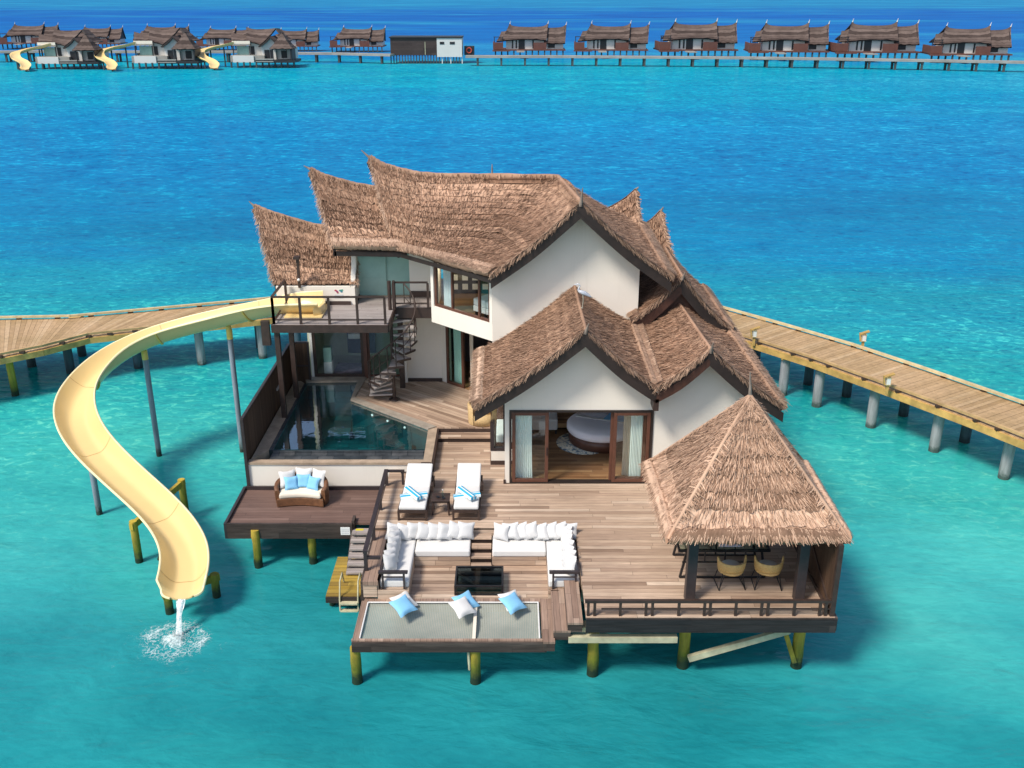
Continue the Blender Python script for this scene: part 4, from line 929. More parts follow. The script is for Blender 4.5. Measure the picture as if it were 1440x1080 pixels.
def m_poolwater():
    t = NT('pool_water'); p = t.pos(); fr = t.n('Fresnel', {'IOR': 1.36})
    nz = t.noise(t.map(p, scale=(1.6, 2.6, 1)), 1, 3, .5); bp = t.n('Bump', {'Height': nz, 'Strength': .1, 'Distance': .06}); t.t.links.new(bp.outputs[0], fr.inputs['Normal'])
    tr = t.n('BsdfTransparent', {'Color': (.50,.80,.84,1)}); gl = t.n('BsdfGlossy', {'Color': (1,1,1,1), 'Roughness': .02, 'Normal': bp.outputs[0]})
    mx = t.n('MixShader', {0: t.math('MULTIPLY', fr.outputs[0], 0.38), 1: tr, 2: gl}); t.t.links.new(mx.outputs[0], t.out.inputs[0]); return t.mat
M['poolwater'] = m_poolwater()
mb = MB(); mb.face([(x, y, ZB-.04) for x, y in wpoly]); mb.build('pool_water', M['poolwater'], pool)
lt = NT('pool_lamp'); e = lt.n('Emission', {'Color': (1, .97, .9, 1), 'Strength': 1.3}); lt.t.links.new(e.outputs[0], lt.out.inputs[0]); M['lamp_on'] = lt.mat
dv = Vector((C_[0]-B[0], C_[1]-B[1], 0)).normalized(); dnv = Vector((-dv.y, dv.x, 0)); dnv = dnv if dnv.y < 0 else -dnv
for s in (.30, .50, .72):
    c = Vector((B[0], B[1], ZB-.20))+Vector((C_[0]-B[0], C_[1]-B[1], 0))*s+dnv*.03; mb = MB()
    mb.slab([c+dv*(.036*math.cos(k*math.pi/5))+Vector((0,0,.036*math.sin(k*math.pi/5))) for k in range(10)], dnv*.02); mb.build('pool_light', M['lamp_on'], pool)

# ---- brown privacy fence along the pool's left
fe = thing('privacy_fence', 'brown vertical board fence along the left side of the pool', 'fence', (TXL, 27, ZB))
fx0 = TXL+.02; zt = 3.27
mb = MB(); mb.box(fx0-.05, fx0, TY-.02, 30.5, 1.0, zt); mb.build('board_panel', M['fence'], fe)
mb = MB(); mb.box(fx0-.065, fx0+.015, TY-.03, 30.5, zt, zt+.05); mb.box(fx0-.07, fx0+.01, TY-.07, TY-.02, .9, zt+.02); mb.build('cap_rail', M['rail'], fe)
mb = MB(); mb.box(fx0, fx0+.03, 28.3, 28.75, 2.55, 2.63); mb.build('latch', M['steel'], fe)
f2 = thing('rear_fence', 'short brown board fence at the far left corner of the pool', 'fence', (fx0+.3, 30.6, ZB))
mb = MB(); mb.box(fx0, -6.66, 30.58, 30.63, 1.9, 3.3); mb.build('board_panel', M['fence_x'], f2)
mb = MB(); mb.box(fx0, -6.66, 30.57, 30.64, 3.3, 3.35); mb.box(-6.68, -6.62, 30.55, 30.64, 1.9, 3.34); mb.box(fx0+.0, -6.68, 30.56, 30.58, 2.5, 2.55); mb.build('cap_rail', M['rail'], f2)

# ------------------------------------------------------------------ pavilion
pv = thing('dining_pavilion', 'pyramid thatched dining pavilion at the right front corner of the deck', 'pavilion', (5.0, 19.6, ZD))
ez = 3.40
fl, frt, bl = WZ(941, 765, ez), WZ(1190, 757, ez), WZ(908, 656, ez)
ys_ = (fl.y+frt.y)/2; fl.y = frt.y = ys_; br = Vector((frt.x+.05, bl.y, ez)); ap = WY(1055, 557, (fl.y+bl.y)/2)
fl.x = fl.x
for i, (a, b) in enumerate(((fl, frt), (frt, br), (br, bl), (bl, fl))):
    nctl = 5; e = ap + (a.lerp(b, .5)-ap)*.015
    t_ = [ap.lerp(a, .012), ap.lerp(b, .012)]
    thatch('roof', t_, [a, b], pv, TP, smooth=False, seed=30+i, ns=30, sag=.04, dens=520 if i in (0, 3) else 220, bl=.19, bw=.016, course=.40, band=.27, edges=False)
for q in (fl, frt, br, bl):
    e = ridge_roll([ap, q.lerp(ap, .04)+Vector((0, 0, .05)), q+Vector((0, 0, .03))], .04, False, M['thatch_pav'], pv)
finial(ap+Vector((0,0,-.02)), ap+Vector((-.05, 0, .55)), pv, .07)
mb = MB(); mb.box(fl.x+.2, fl.x+.3, fl.y+.2, bl.y-.2, ez-.18, ez-.04); mb.box(frt.x-.3, frt.x-.2, fl.y+.2, bl.y-.2, ez-.18, ez-.04); mb.box(fl.x+.3, frt.x-.3, fl.y+.2, fl.y+.3, ez-.18, ez-.04); mb.box(fl.x+.3, frt.x-.3, bl.y-.3, bl.y-.2, ez-.18, ez-.04); mb.build('eave_beam', M['dark_wood'], pv)
pA, pB = WZ(969, 843, ZD), WZ(1122, 843, ZD)
for x, y in ((pA.x, pA.y), (pB.x, pB.y), (pA.x, 21.1), (pB.x, 21.1)):
    mb = MB(); mb.box(x-.105, x+.105, y-.105, y+.105, ZD, ez-.02); mb.build('post', M['rail'], pv, bevel=.012)
# screen wall on the right of the pavilion
ps = thing('pavilion_screen', 'brown slatted timber screen on the right edge of the dining pavilion', 'screen', (DXR-.05, 19.5, ZD))
sx_ = DXR-.06; mb = MB(); mb.box(sx_-.02, sx_+.03, DFY+.12, 21.4, ZD+.02, 3.38); mb.build('board_panel', M['fence'], ps)
mb = MB(); mb.box(sx_-.05, sx_+.05, DFY+.02, DFY+.12, ZD, 3.42); mb.box(sx_-.04, sx_+.04, DFY+.12, 21.4, 3.38, 3.44); mb.box(sx_-.06, sx_-.02, DFY+.12, 21.4, ZD, ZD+.08); mb.beam((sx_-.035, DFY+.2, 1.85), (sx_-.035, 21.3, 3.3), .03, .06); mb.build('frame', M['dark_wood'], ps)

# ------------------------------------------------------------------ water slide
sl = thing('water_slide', 'big yellow S curved water slide dropping from balcony to the sea', 'water slide', (-9, 25, 0))
ctrl = [Vector((-5.75, 28.75, 5.0)), Vector((-6.5, 28.75, 4.98)), WZ(386, 441, 4.82), WZ(330, 453, 4.42), WZ(270, 467, 4.12), WZ(215, 483, 3.8), WZ(164, 508, 3.42), WZ(125, 545, 2.95), WZ(106, 585, 2.5), WZ(121, 629, 2.15), WZ(160, 672, 1.8), WZ(206, 714, 1.45), WZ(243, 753, 1.12), WZ(263, 793, .86), WZ(259, 828, .74), WZ(256, 842, .72)]
path = catmull(ctrl, 12)
N = len(path)
KR = []
for i in range(N):
    t1_ = (path[max(i-4, 0)+1]-path[max(i-5, 0)]).normalized(); t2_ = (path[min(i+5, N-1)]-path[min(i+4, N-2)]).normalized(); KR.append(max(-1, min(1, t1_.cross(t2_).z*1.1)))
KS = [sum(KR[max(0, i-14):i+15])/len(KR[max(0, i-14):i+15]) for i in range(N)]
KS = [sum(KS[max(0, i-8):i+9])/len(KS[max(0, i-8):i+9]) for i in range(N)]
for _ in range(60):                                     # fair the centre line
    path = [path[0]]+[path[i]*.5+(path[i-1]+path[i+1])*.25 for i in range(1, N-1)]+[path[-1]]
def slide_mesh(path):
    rows_i, rows_o = [], []
    for i, p in enumerate(path):
        t = (path[min(i+1, N-1)]-path[max(i-1, 0)]).normalized(); x = Vector((t.y, -t.x, 0)).normalized(); z = x.cross(t).normalized()
        t2 = (path[min(i+9, N-1)]-path[min(i+5, N-2)]).normalized() if i < N-9 else t
        t1 = (path[max(i-5, 0)]-path[max(i-9, 1)-1]).normalized() if i > 9 else t
        k = KS[i]
        roll = -k*.26
        if i > N-14: roll *= (N-1-i)/13
        if z.z < 0: z = -z
        x2 = x*math.cos(roll)+z*math.sin(roll); z2 = z*math.cos(roll)-x*math.sin(roll)
        hL = .40+.12*max(0, k); hR = .40+.12*max(0, -k)
        end = max(0, (i-(N-9))/8) if i > N-9 else 0
        if end > 0: hL *= .45*(1-.75*end); hR *= .45*(1-.75*end)
        W = .53*(1 if end == 0 else .86*math.sqrt(max(.12, 1-.75*end**3))); prof = []
        for q in range(17):
            a = q/16*2-1; h = (hL if a < 0 else hR)
            s = abs(a); zz = h*max(0, (s-.30)/.70)**1.9; xx = a*W*(1-.0*s)
            prof.append((xx, zz))
        prof = [(-W-.05, hL-.035), (-W-.05, hL+.012), (-W-.015, hL+.02)]+prof+[(W+.015, hR+.02), (W+.05, hR+.012), (W+.05, hR-.035)]
        rows_i.append([p+x2*a+z2*b for a, b in prof])
        rows_o.append([p+x2*(a*1.0 if abs(a) < W*.99 else math.copysign(W-.0, a))+z2*(b-.035) for a, b in prof[1:-1]])
    return rows_i, rows_o
ri, ro = slide_mesh(path)
mb = MB(); mb.grid([r[:4] for r in ri], 1); mb.grid([r[3:-3] for r in ri]); mb.grid([r[-4:] for r in ri], 1); mb.grid([r[::-1] for r in ro])
for i in (0, N-1):
    a, b = ri[i], ro[i]
    mb.face(list(a[2:-2])+list(b[1:-1])[::-1])
mb.build('chute', [M['slide'], M['slide_rim']], sl)
# lip at the outlet and start tub
mb = MB(); mb.box(-6.75, -5.62, 28.08, 29.42, 4.952, 5.0); mb.prism([(-5.9, 28.18), (-5.68, 28.34), (-5.62, 28.75), (-5.68, 29.16), (-5.9, 29.32), (-5.78, 29.1), (-5.74, 28.75), (-5.78, 28.4)], 5.0, 5.24); mb.build('start_tub', M['slide'], sl, bevel=.02)
for i in range(30, N-8, 27):
    p = path[i]; tq = (path[i+1]-path[i-1]).normalized()*.022; cen = p+Vector((0, 0, .32)); mb = MB()
    fl_ = [q+(q-cen).normalized()*.045 for q in ro[i]]
    mb.grid([[q-tq for q in ro[i]], [q-tq for q in fl_], [q+tq for q in fl_], [q+tq for q in ro[i]]], 0, False)
    inn_ = [q+(cen-q).normalized()*.004 for q in ri[i][3:-3]]; mb.grid([[q-tq*.35 for q in inn_], [q+tq*.35 for q in inn_]], 1)
    mb.build('joint_flange', [M['slide_under'], M['seam']], sl)
for (ub, vb, vt, ut) in ((341, 635, 463, 322), (224, 641, 492, 205), (140, 723, 641, 124)):
    p = WZ(ub, vb, 0); q = WY(ut, vt, p.y); zt_ = q.z
    mb = MB(); mb.tube([(p.x, p.y, -1.5), (p.x, p.y, zt_-.30)], .085, 12); po = mb.build('support_pole', M['grey_pole'], sl)
    # reach the nearest point of the chute
    nb = min(range(N), key=lambda i: (path[i].x-p.x)**2+(path[i].y-p.y)**2); c = path[nb]
    mb = MB(); mb.tube([(p.x, p.y, zt_-.31), (p.x, p.y, zt_-.02), ((p.x*.5+c.x*.5), (p.y+c.y)/2, c.z-.06)], [.095, .095, .07], 12); mb.build('collar', M['slide_under'], po)
def trestle(uA, vA, uB, vB, zt):
    a, b = WZ(uA, vA, 0), WZ(uB, vB, 0)
    for p in (a, b):
        mb = MB(); mb.tube([(p.x, p.y, -1.4), (p.x, p.y, zt)], .10, 10); mb.build('support_post', M['pile'], sl)
    mb = MB(); d = (b-a).normalized()*.12; mb.beam(Vector((a.x, a.y, zt-.12))-d, Vector((b.x, b.y, zt-.12))+d, .10, .18); mb.build('cross_beam', M['pile'], sl)
    return a, b
a, b = trestle(196, 790, 262, 728, 1.22)
mb = MB(); mb.beam((a.x+.45, a.y+.1, -.1), (a.x+1.1, a.y+.5, 1.1), .1, .12); mb.build('brace', M['pile'], sl)
trestle(239, 862, 305, 839, .66)
mb = MB(); mb.box(-7.42, -7.18, 27.95, 28.1, 4.15, 4.9); mb.build('hanger_plate', M['dark_wood'], sl)

# splash and falling water
def m_foam():
    t = NT('foam'); p = t.obj(); nz = t.noise(p, 9, 5, .7)
    b = t.principled(Base_Color=(.82,.88,.88,1), Roughness=.5); tr = t.n('BsdfTransparent', {})
    mx = t.n('MixShader', {0: t.n('MapRange', {0: nz, 1: .34, 2: .56}).outputs[0], 1: tr, 2: b}); t.t.links.new(mx.outputs[0], t.out.inputs[0]); return t.mat
M['foam'] = m_foam()
spc = WZ(240, 912, 0); end = path[-1]
mb = MB(); P0 = Vector((end.x, end.y-.03, end.z+.0))
rows = []
for i in range(9):
    q = i/8; c = P0+Vector((-.03*q, -.42*q, -.72*q*q)); wdt = .085*(1-.3*q)+.012*math.sin(7*q); rows.append([c+Vector((wdt*math.cos(k*math.pi/4)*(1+.25*math.sin(5*q+k*2)), wdt*.45*math.sin(k*math.pi/4), 0)) for k in range(9)])
mb.grid(rows)
o = mb.build('falling_water', M['foam'], None, org=(end.x, end.y, 0)); tag(o, 'thin white stream of water falling from the end of the slide', 'water stream')
mb = MB(); rs = random.Random(5)
c0 = Vector((rows[-1][0].x-.09, rows[-1][0].y-.15, 0))
def foam_patch(cx, cy, L, Wd, ang, z):
    n = 9; pts = []
    for k in range(n):
        a = 2*math.pi*k/n; r = rs.uniform(.55, 1.2); px, py = r*L*math.cos(a), r*Wd*math.sin(a)
        pts.append((cx+px*math.cos(ang)-py*math.sin(ang), cy+px*math.sin(ang)+py*math.cos(ang), z))
    cc = (cx, cy, z+.03*L*4); 
    mb.add([cc]+pts, [(0, i+1, (i+1) % n+1) for i in range(n)], 0, True)
def m_foamdisc():
    t = NT('spread_foam'); p = t.obj(); s = t.n('SeparateXYZ', {0: p}); r = t.n('VectorMath', {0: t.n('CombineXYZ', {0: s.outputs[0], 1: s.outputs[1], 2: 0.0}).outputs[0]}, operation='LENGTH').outputs['Value']
    d1 = t.noise(p, 3.0, 3, .5); wp = t.n('VectorMath', {0: p, 1: t.n('TexNoise', {'Vector': p, 'Scale': 2.2, 'Detail': 4.0}).outputs['Color']}, operation='ADD').outputs[0]
    vo = t.n('TexVoronoi', {'Vector': wp, 'Scale': 7.0}, feature='DISTANCE_TO_EDGE').outputs[0]; fine = t.noise(p, 16, 5, .7); patch = t.noise(p, 2.3, 4, .6, .6)
    lace = t.n('MapRange', {0: vo, 1: .13, 2: .02}).outputs[0]
    ring = t.ramp(r, [(0, (.95,)*3), (.14, (.9,)*3), (.30, (.55,)*3), (.50, (.50,)*3), (.62, (.62,)*3), (.78, (.35,)*3), (1.0, (0,)*3)])
    k = t.math('ADD', t.math('MULTIPLY', lace, .42), t.math('MULTIPLY', fine, .55)); k = t.math('ADD', k, t.math('MULTIPLY', t.math('SUBTRACT', patch, .5), 1.5)); k = t.math('ADD', k, t.math('SUBTRACT', t.math('MULTIPLY', ring, 1.15), .95))
    al = t.n('MapRange', {0: k, 1: -.06, 2: .62}).outputs[0]
    df = t.n('BsdfDiffuse', {'Color': (.66, .80, .80, 1)}); tr = t.n('BsdfTransparent'); mx = t.n('MixShader', {0: t.math('MULTIPLY', al, .80), 1: tr, 2: df}); t.t.links.new(mx.outputs[0], t.out.inputs[0]); return t.mat
M['foamdisc'] = m_foamdisc(); RD = 1.5
rows = []
for i in range(41):
    rr = RD*i/40; rows.append([(c0.x+rr*1.05*math.cos(k*math.pi/32), c0.y+rr*math.sin(k*math.pi/32), .008+.03*math.sin(rr*13)*math.exp(-rr*1.2)*.5+.012*rs.uniform(-1, 1)*(1-rr/RD)+.10*math.exp(-(rr/.16)**2)) for k in range(64)]); rows[-1].append(rows[-1][0])
mb.grid(rows, 0)
for i in range(420):
    a = rs.uniform(0, 2*math.pi); r = abs(rs.gauss(.05, .22)); h = abs(rs.gauss(0, .13))*max(0, 1-r*1.4); s = rs.uniform(.004, .013); q = Vector((c0.x+r*math.cos(a), c0.y+r*math.sin(a), h+.02))
    mb.add([q+Vector((s,0,0)), q+Vector((-s*.5,s*.87,0)), q+Vector((-s*.5,-s*.87,0)), q+Vector((0,0,s*1.5))], [(0,1,3),(1,2,3),(2,0,3),(0,2,1)], 1, True)
o = mb.build('splash', [M['foamdisc'], M['white_paint']], None, org=(c0.x, c0.y, 0)); tag(o, 'ring of white foam where the slide water hits the sea', 'splash', kind='stuff')

# ------------------------------------------------------------------ furniture
def pillow_mb(s=.45, th=.15, seed=0, n=10):
    rp = random.Random(seed); mb = MB(); F = {}
    for sg in (1, -1):
        rows = []
        for j in range(n+1):
            r = []
            for i in range(n+1):
                u, v = i/n*2-1, j/n*2-1
                pin = 1-.13*(1-abs(u)**2.5*abs(v)**2.5)*(max(abs(u), abs(v))**3)*(1-min(abs(u), abs(v))**2)
                h = th*.5*max(0, (1-u**4)*(1-v**4))**.55*(1+.08*math.sin(3*u+seed)+.08*math.sin(4*v+seed*2))
                fold = .012*math.sin(9*u*v+seed)*(1-abs(u))*(1-abs(v))
                r.append((u*s/2*pin, v*s/2*pin, sg*(h+fold)))
            rows.append(r if sg > 0 else r[::-1])
        mb.grid(rows)
    return mb
PM = {}
def pillow(name, mat, label, loc, rot, group, size=.45, seed=0, th=.16, spin=None):
    key = (mat, size, seed % 3)
    if key not in PM:
        o = pillow_mb(size, th, seed % 3+1).build(name, M[mat]); PM[key] = o.data
    else:
        o = bpy.data.objects.new(name, PM[key]); COL.objects.link(o)
    from_rot = __import__('mathutils').Euler(rot).to_matrix() @ Matrix.Rotation(R_(random.uniform(-10, 10) if spin is None else spin+random.uniform(-6, 6)), 3, 'Z')
    o.location = loc; o.rotation_euler = from_rot.to_euler()
    return tag(o, label, 'pillow', group)
def cushion(name, x0, x1, y0, y1, z0, z1, mat, parent, bev=.035):
    mb = MB(); mb.box(x0, x1, y0, y1, z0, z1); return mb.build(name, M[mat], parent, bevel=bev)
SX0, SX1 = PX0+.02, PX1-.02; IL, IR = -2.33, .82; SB = 20.63; SY0 = 19.30
for side in ('left', 'right'):
    s = thing('lounge_sofa', ('long white corner sofa built into the left side of the sunken pit' if side == 'left' else 'long white corner sofa built into the right side of the sunken pit'), 'sofa', ((-2, 20.8, ZP) if side == 'left' else (.4, 20.8, ZP)), 'corner sofas in the sunken pit')
    if side == 'left': bx = (IL, -1.0); cx = (SX0, IL-.01)
    else: bx = (-.48, IR); cx = (IR+.01, SX1)
    mb = MB(); mb.box(bx[0], bx[1], SB+.02, PY1-.02, ZP, 1.36); mb.box(cx[0], cx[1], SY0, PY1-.02, ZP, 1.36); mb.build('base', M['deck_face'], s)
    cushion('seat_cushion', bx[0]+.01, bx[1]-.005, SB, PY1-.03, 1.365, 1.54, 'white_fab', s); cushion('seat_cushion', cx[0], cx[1], SY0+.02, PY1-.03, 1.365, 1.545, 'white_fab', s)
    mb = MB(); xa, xb = (SX0+.03, IL-.06) if side == 'left' else (IR+.06, SX1-.05)
    for x in (xa+.05, xb-.05): mb.box(x-.022, x+.022, SY0-.045, SY0-.005, 1.37, 1.78)
    mb.box(xa-.04, xb+.04, SY0-.07, SY0+.02, 1.78, 1.83); mb.box(xa+.07, xb-.07, SY0-.035, SY0-.015, 1.66, 1.69); mb.box(xb+.0 if side == 'right' else xa-.02, xb+.04 if side == 'right' else xa+.02, SY0, SY0+.5, 1.78, 1.82)
    mb.build('arm_frame', M['rail'], s)
mb = MB(); mb.box(PX0-.02, IL-.01, PY0-.02, SY0-.075, ZP, 1.37); mb.box(PX0-.34, PX0-.03, PY0-.03, 19.6, ZP+.1, 1.515); mb.build('sofa_front', M['deck_face'], deck)
mb = MB(); mb.box(IR, PX1-.5, PY0-.02, SY0-.075, ZP, 1.36); mb.build('sofa_front', M['deck_face'], deck)
ordw = ['first', 'second', 'third', 'fourth', 'fifth', 'sixth', 'seventh', 'eighth', 'ninth', 'tenth']
def lab(kind, i, n, frm): return f'white pillow, {ordw[i]} {frm}'
G = 'white pillows along the sofas'
prd = random.Random(3)
nb = 8
for i in range(nb):
    x = -2.86+i*(1.74/(nb-1)); pillow('pillow', 'pillow_fab', f'white pillow on the back row of left sofa, {ordw[i]} from left', (x, 21.18+prd.uniform(-.03,.02), 1.75+prd.uniform(-.01,.02)), (R_(68+prd.uniform(-5,5)), R_(prd.uniform(-5,5)), R_(20+prd.uniform(-8,8))), G, .42, i, spin=-14)
ns_ = 6
for i in range(ns_):
    y = 19.75+i*.27; pillow('pillow', 'pillow_fab', f'white pillow along the left arm of left sofa, {ordw[i]} from front', (-2.80, y, 1.74+prd.uniform(-.01,.02)), (R_(70+prd.uniform(-5,5)), R_(prd.uniform(-5,5)), R_(60+prd.uniform(-8,8))), G, .42, i+1, spin=-12)
for i in range(8):
    x = -.27+i*(1.66/7); pillow('pillow', 'pillow_fab', f'white pillow on the back row of right sofa, {ordw[i]} from left', (x, 21.18+prd.uniform(-.03,.02), 1.75+prd.uniform(-.01,.02)), (R_(68+prd.uniform(-5,5)), R_(prd.uniform(-5,5)), R_(-22+prd.uniform(-8,8))), G, .42, i, spin=14)
for i in range(8):
    y = 19.6+i*.225; pillow('pillow', 'pillow_fab', f'white pillow along the right arm of right sofa, {ordw[i]} from front', (1.32, y, 1.74+prd.uniform(-.01,.02)), (R_(70+prd.uniform(-5,5)), R_(prd.uniform(-4,4)), R_(-66+prd.uniform(-8,8))), G, .42, i+2, spin=12)
# glass box table over the floor opening
tb = thing('glass_table', 'low black framed glass box table in the sunken pit', 'table', (-.76, 19.8, ZP))
tx0, tx1, ty0, ty1, tz = -1.32, -.20, 19.40, 20.25, 1.36
mb = MB()
for x in (tx0, tx1-.04):
    for y in (ty0, ty1-.04): mb.box(x, x+.04, y, y+.04, ZP, tz-.04)
for y in (ty0, ty1-.04): mb.box(tx0, tx1, y, y+.04, tz-.04, tz); mb.box(tx0+.04, tx1-.04, y, y+.04, ZP, ZP+.03)
for x in (tx0, tx1-.04): mb.box(x, x+.04, ty0+.04, ty1-.04, tz-.04, tz); mb.box(x, x+.04, ty0+.04, ty1-.04, ZP, ZP+.03)
mb.build('frame', M['black'], tb)
mb = MB(); mb.box(tx0+.04, tx1-.04, ty0+.04, ty1-.04, tz-.03, tz-.015); M['glass_navy'] = m_glass('navy_tinted_glass', (.34,.44,.52), 1.6); mb.build('glass_top', M['glass_navy'], tb)
mb = MB(); mb.box(tx0+.04, tx1-.04, ty0+.015, ty0+.025, ZP+.03, tz-.04); mb.box(tx0+.015, tx0+.025, ty0+.04, ty1-.04, ZP+.03, tz-.04); mb.box(tx1-.025, tx1-.015, ty0+.04, ty1-.04, ZP+.03, tz-.04); mb.build('glass_side', M['glass_g'], tb)
mb = MB(); mb.box(-2.6, 1.0, 19.70, 19.95, .45, .62); mb.build('under_beam', M['yellow_wood'], deck)
mb = MB(); mb.tube([(-.72, 19.66, -1), (-.72, 19.66, .9)], .12, 12); mb.build('pile', M['pile'], deck)
# net pillows
NG = 'pillows on the overwater net'
for (u, v, mat, lb, dz, rz) in ((568, 846, 'white_fab', 'white net pillow tucked under the leftmost blue pillow', .0, 40), (567, 852, 'blue_fab', 'light blue net pillow leaning on a white one at the left', .11, 47),
        (655, 846, 'blue_fab', 'light blue net pillow half hidden behind the middle white pillow', .0, 38), (650, 854, 'white_fab', 'white net pillow in front of the middle blue pillow', .11, 47),
        (719, 844, 'white_fab', 'white net pillow tucked under the rightmost blue pillow', .0, 40), (721, 848, 'blue_fab', 'light blue net pillow leaning on a white one at the right', .11, 46)):
    p = WZ(u, v, NZ+.12+dz); pillow('net_pillow', mat, lb, p, (R_(24), 0, R_(rz)), NG, .48, 1, th=.15)
# sun loungers
def lounger(px0, px1, yf, label, rz):
    cx = (px0+px1)/2; t = thing('sun_lounger', label, 'sun lounger', (cx, yf, ZD), 'sun loungers on the deck'); w_ = (px1-px0)/2
    o = []
    mb = MB()
    for s in (-1, 1):
        mb.box(s*w_-.025, s*w_+.025, .0, 1.95, .22, .28)
    mb.box(-w_+.025, w_-.025, 0, .05, .22, .28); mb.box(-w_+.025, w_-.025, 1.9, 1.95, .22, .28); mb.box(-w_+.025, w_-.025, .02, .05, .0, .04)
    o.append(('frame', mb, 'dark_wood', .0))
    for s in (-1, 1):
        for y in (.0, 1.85):
            mb = MB(); mb.box(s*w_-.025, s*w_+.025, y, y+.06, 0, .22); o.append(('leg', mb, 'dark_wood', 0))
    mb = MB(); mb.box(-w_+.01, w_-.01, .02, 1.13, .285, .39); o.append(('mattress', mb, 'white_fab', .035))
    ca, sa = math.cos(R_(19)), math.sin(R_(19)); mb = MB(); v = []
    for (x, y, z) in [(-w_+.01,0,0),(w_-.01,0,0),(w_-.01,.86,0),(-w_+.01,.86,0),(-w_+.01,0,.10),(w_-.01,0,.10),(w_-.01,.86,.10),(-w_+.01,.86,.10)]: v.append((x, 1.15+y*ca-z*sa, .285+y*sa+z*ca))
    mb.add(v, [(0,3,2,1),(4,5,6,7),(0,1,5,4),(1,2,6,5),(2,3,7,6),(3,0,4,7)]); o.append(('back_cushion', mb, 'white_fab', .035))
    mb = MB(); mb.box(w_+.0, w_+.07, 1.05, 1.25, .26, .45); mb.beam((w_*.6, 1.75, .26), (w_*.6, 1.85, .5), .04, .04); mb.beam((-w_*.6, 1.75, .26), (-w_*.6, 1.85, .5), .04, .04); o.append(('armrest', mb, 'dark_wood', .01))
    for nm, m_, mt, bv in o: m_.build(nm, M[mt], t, org=(0,0,0), bevel=bv)
    t.rotation_euler = (0, 0, rz); return t
LG1 = lounger(-2.82, -2.13, 21.78, 'white cushioned sun lounger nearer to the pool steps', R_(-1.5))
LG2 = lounger(-1.46, -.82, 21.80, 'white cushioned sun lounger on the right of the side table', R_(-.5))
def m_towel():
    t = NT('striped_towel'); p = t.obj(); s = t.n('SeparateXYZ', {0: p}); f = t.math('FRACT', t.math('ADD', t.math('MULTIPLY', s.outputs[1], 11.0), .25))
    c = t.mix(t.math('GREATER_THAN', f, .42), (.70,.76,.77), (.02,.34,.56)); t.principled(Base_Color=c, Roughness=.9); return t.mat
M['towel'] = m_towel()
def towel(x, y, z, rz, label):
    mb = MB(); rows = []
    for i in range(13):
        a = math.pi*i/12; rows.append([(X, -.10*math.cos(a), .09*math.sin(a)**.6 if 0 < i < 12 else 0) for X in (-.34, -.33, 0, .33, .34)])
    mb.grid(rows); mb.face([(-.34, -.10*math.cos(math.pi*i/12), .075*math.sin(math.pi*i/12)) for i in range(13)][::-1]); mb.face([(.34, -.10*math.cos(math.pi*i/12), .075*math.sin(math.pi*i/12)) for i in range(13)])
    o = mb.build('rolled_towel', M['towel']); o.location = (x, y, z); o.rotation_euler = (0, 0, rz); return tag(o, label, 'towel', 'rolled pool towels')
for cx, lb in ((-2.48, 'left lounger'), (-1.14, 'right lounger')):
    towel(cx, 22.32, ZD+.392, R_(14), f'blue striped rolled towel lying underneath on the {lb}'); towel(cx, 22.32, ZD+.462, R_(-56), f'blue striped rolled towel crossed on top on the {lb}')
sdt = thing('side_table', 'small dark wooden side table between the two sun loungers', 'side table', (-1.78, 22.2, ZD))
mb = MB(); mb.box(-2.02, -1.56, 22.02, 22.44, 2.10, 2.14); mb.build('table_top', M['dark_wood'], sdt, bevel=.01)
mb = MB(); mb.box(-1.98, -1.60, 22.06, 22.40, 2.05, 2.10); mb.build('apron', M['dark_wood'], sdt)
for x in (-1.97, -1.61):
    for y in (22.07, 22.39): mb = MB(); mb.beam((x, y, 2.06), (x+(.03 if x > -1.8 else -.03), y, ZD), .04, .04); mb.build('leg', M['dark_wood'], sdt)
bt = thing('bottle', 'small glass bottle standing on the side table', 'bottle', (-1.74, 22.25, 2.14))
mb = MB(); mb.lathe([(.03,0),(.03,.10),(.012,.14),(.012,.17)], (-1.74, 22.25, 2.14), 12); mb.build('body', M['glass_g'], bt)
mb = MB(); mb.lathe([(.014,.17),(.014,.19)], (-1.74, 22.25, 2.14), 10); mb.build('cap', M['white_paint'], bt)
for x, y, lb in ((-1.86, 22.18, 'small dark bowl on the side table left of the bottle'), (-1.72, 22.12, 'small dark bowl on the side table in front of the bottle')):
    mb = MB(); mb.lathe([(.03,0),(.05,.03),(.045,.03),(.02,.008)], (x, y, 2.14), 14); o = mb.build('bowl', M['black'], None, org=(x, y, 2.14)); tag(o, lb, 'bowl', 'bowls on the side table')
# curved loveseat on the dark deck
lv = thing('loveseat', 'curved brown rattan loveseat with cream seat on the dark deck', 'loveseat', (-5.45, 23.35, ZL))
lc = WZ(425, 697, ZL+.2); cx, cy = lc.x, lc.y
def arc(r, a0, a1, n, sx=1.0, sy=.78): return [(cx+r*math.cos(a0+(a1-a0)*i/n)*sx, cy+r*math.sin(a0+(a1-a0)*i/n)*sy) for i in range(n+1)]
mb = MB(); n = 26
out = arc(.72, R_(-24), R_(204), n); inn = arc(.60, R_(-24), R_(204), n); rows = []
for k in range(n+1):
    q = max(0, math.sin(math.pi*k/n))**.7; h = ZL+.46+.20*q; o_, i_ = out[k], inn[k]
    rows.append([(o_[0]*.97+cx*.03, o_[1]*.97+cy*.03, ZL+.03), (o_[0], o_[1], ZL+.25), (o_[0], o_[1], h-.04), (o_[0]*.9+i_[0]*.1, o_[1]*.9+i_[1]*.1, h), (i_[0]*.9+o_[0]*.1, i_[1]*.9+o_[1]*.1, h), (i_[0], i_[1], h-.04), (i_[0], i_[1], ZL+.25)])
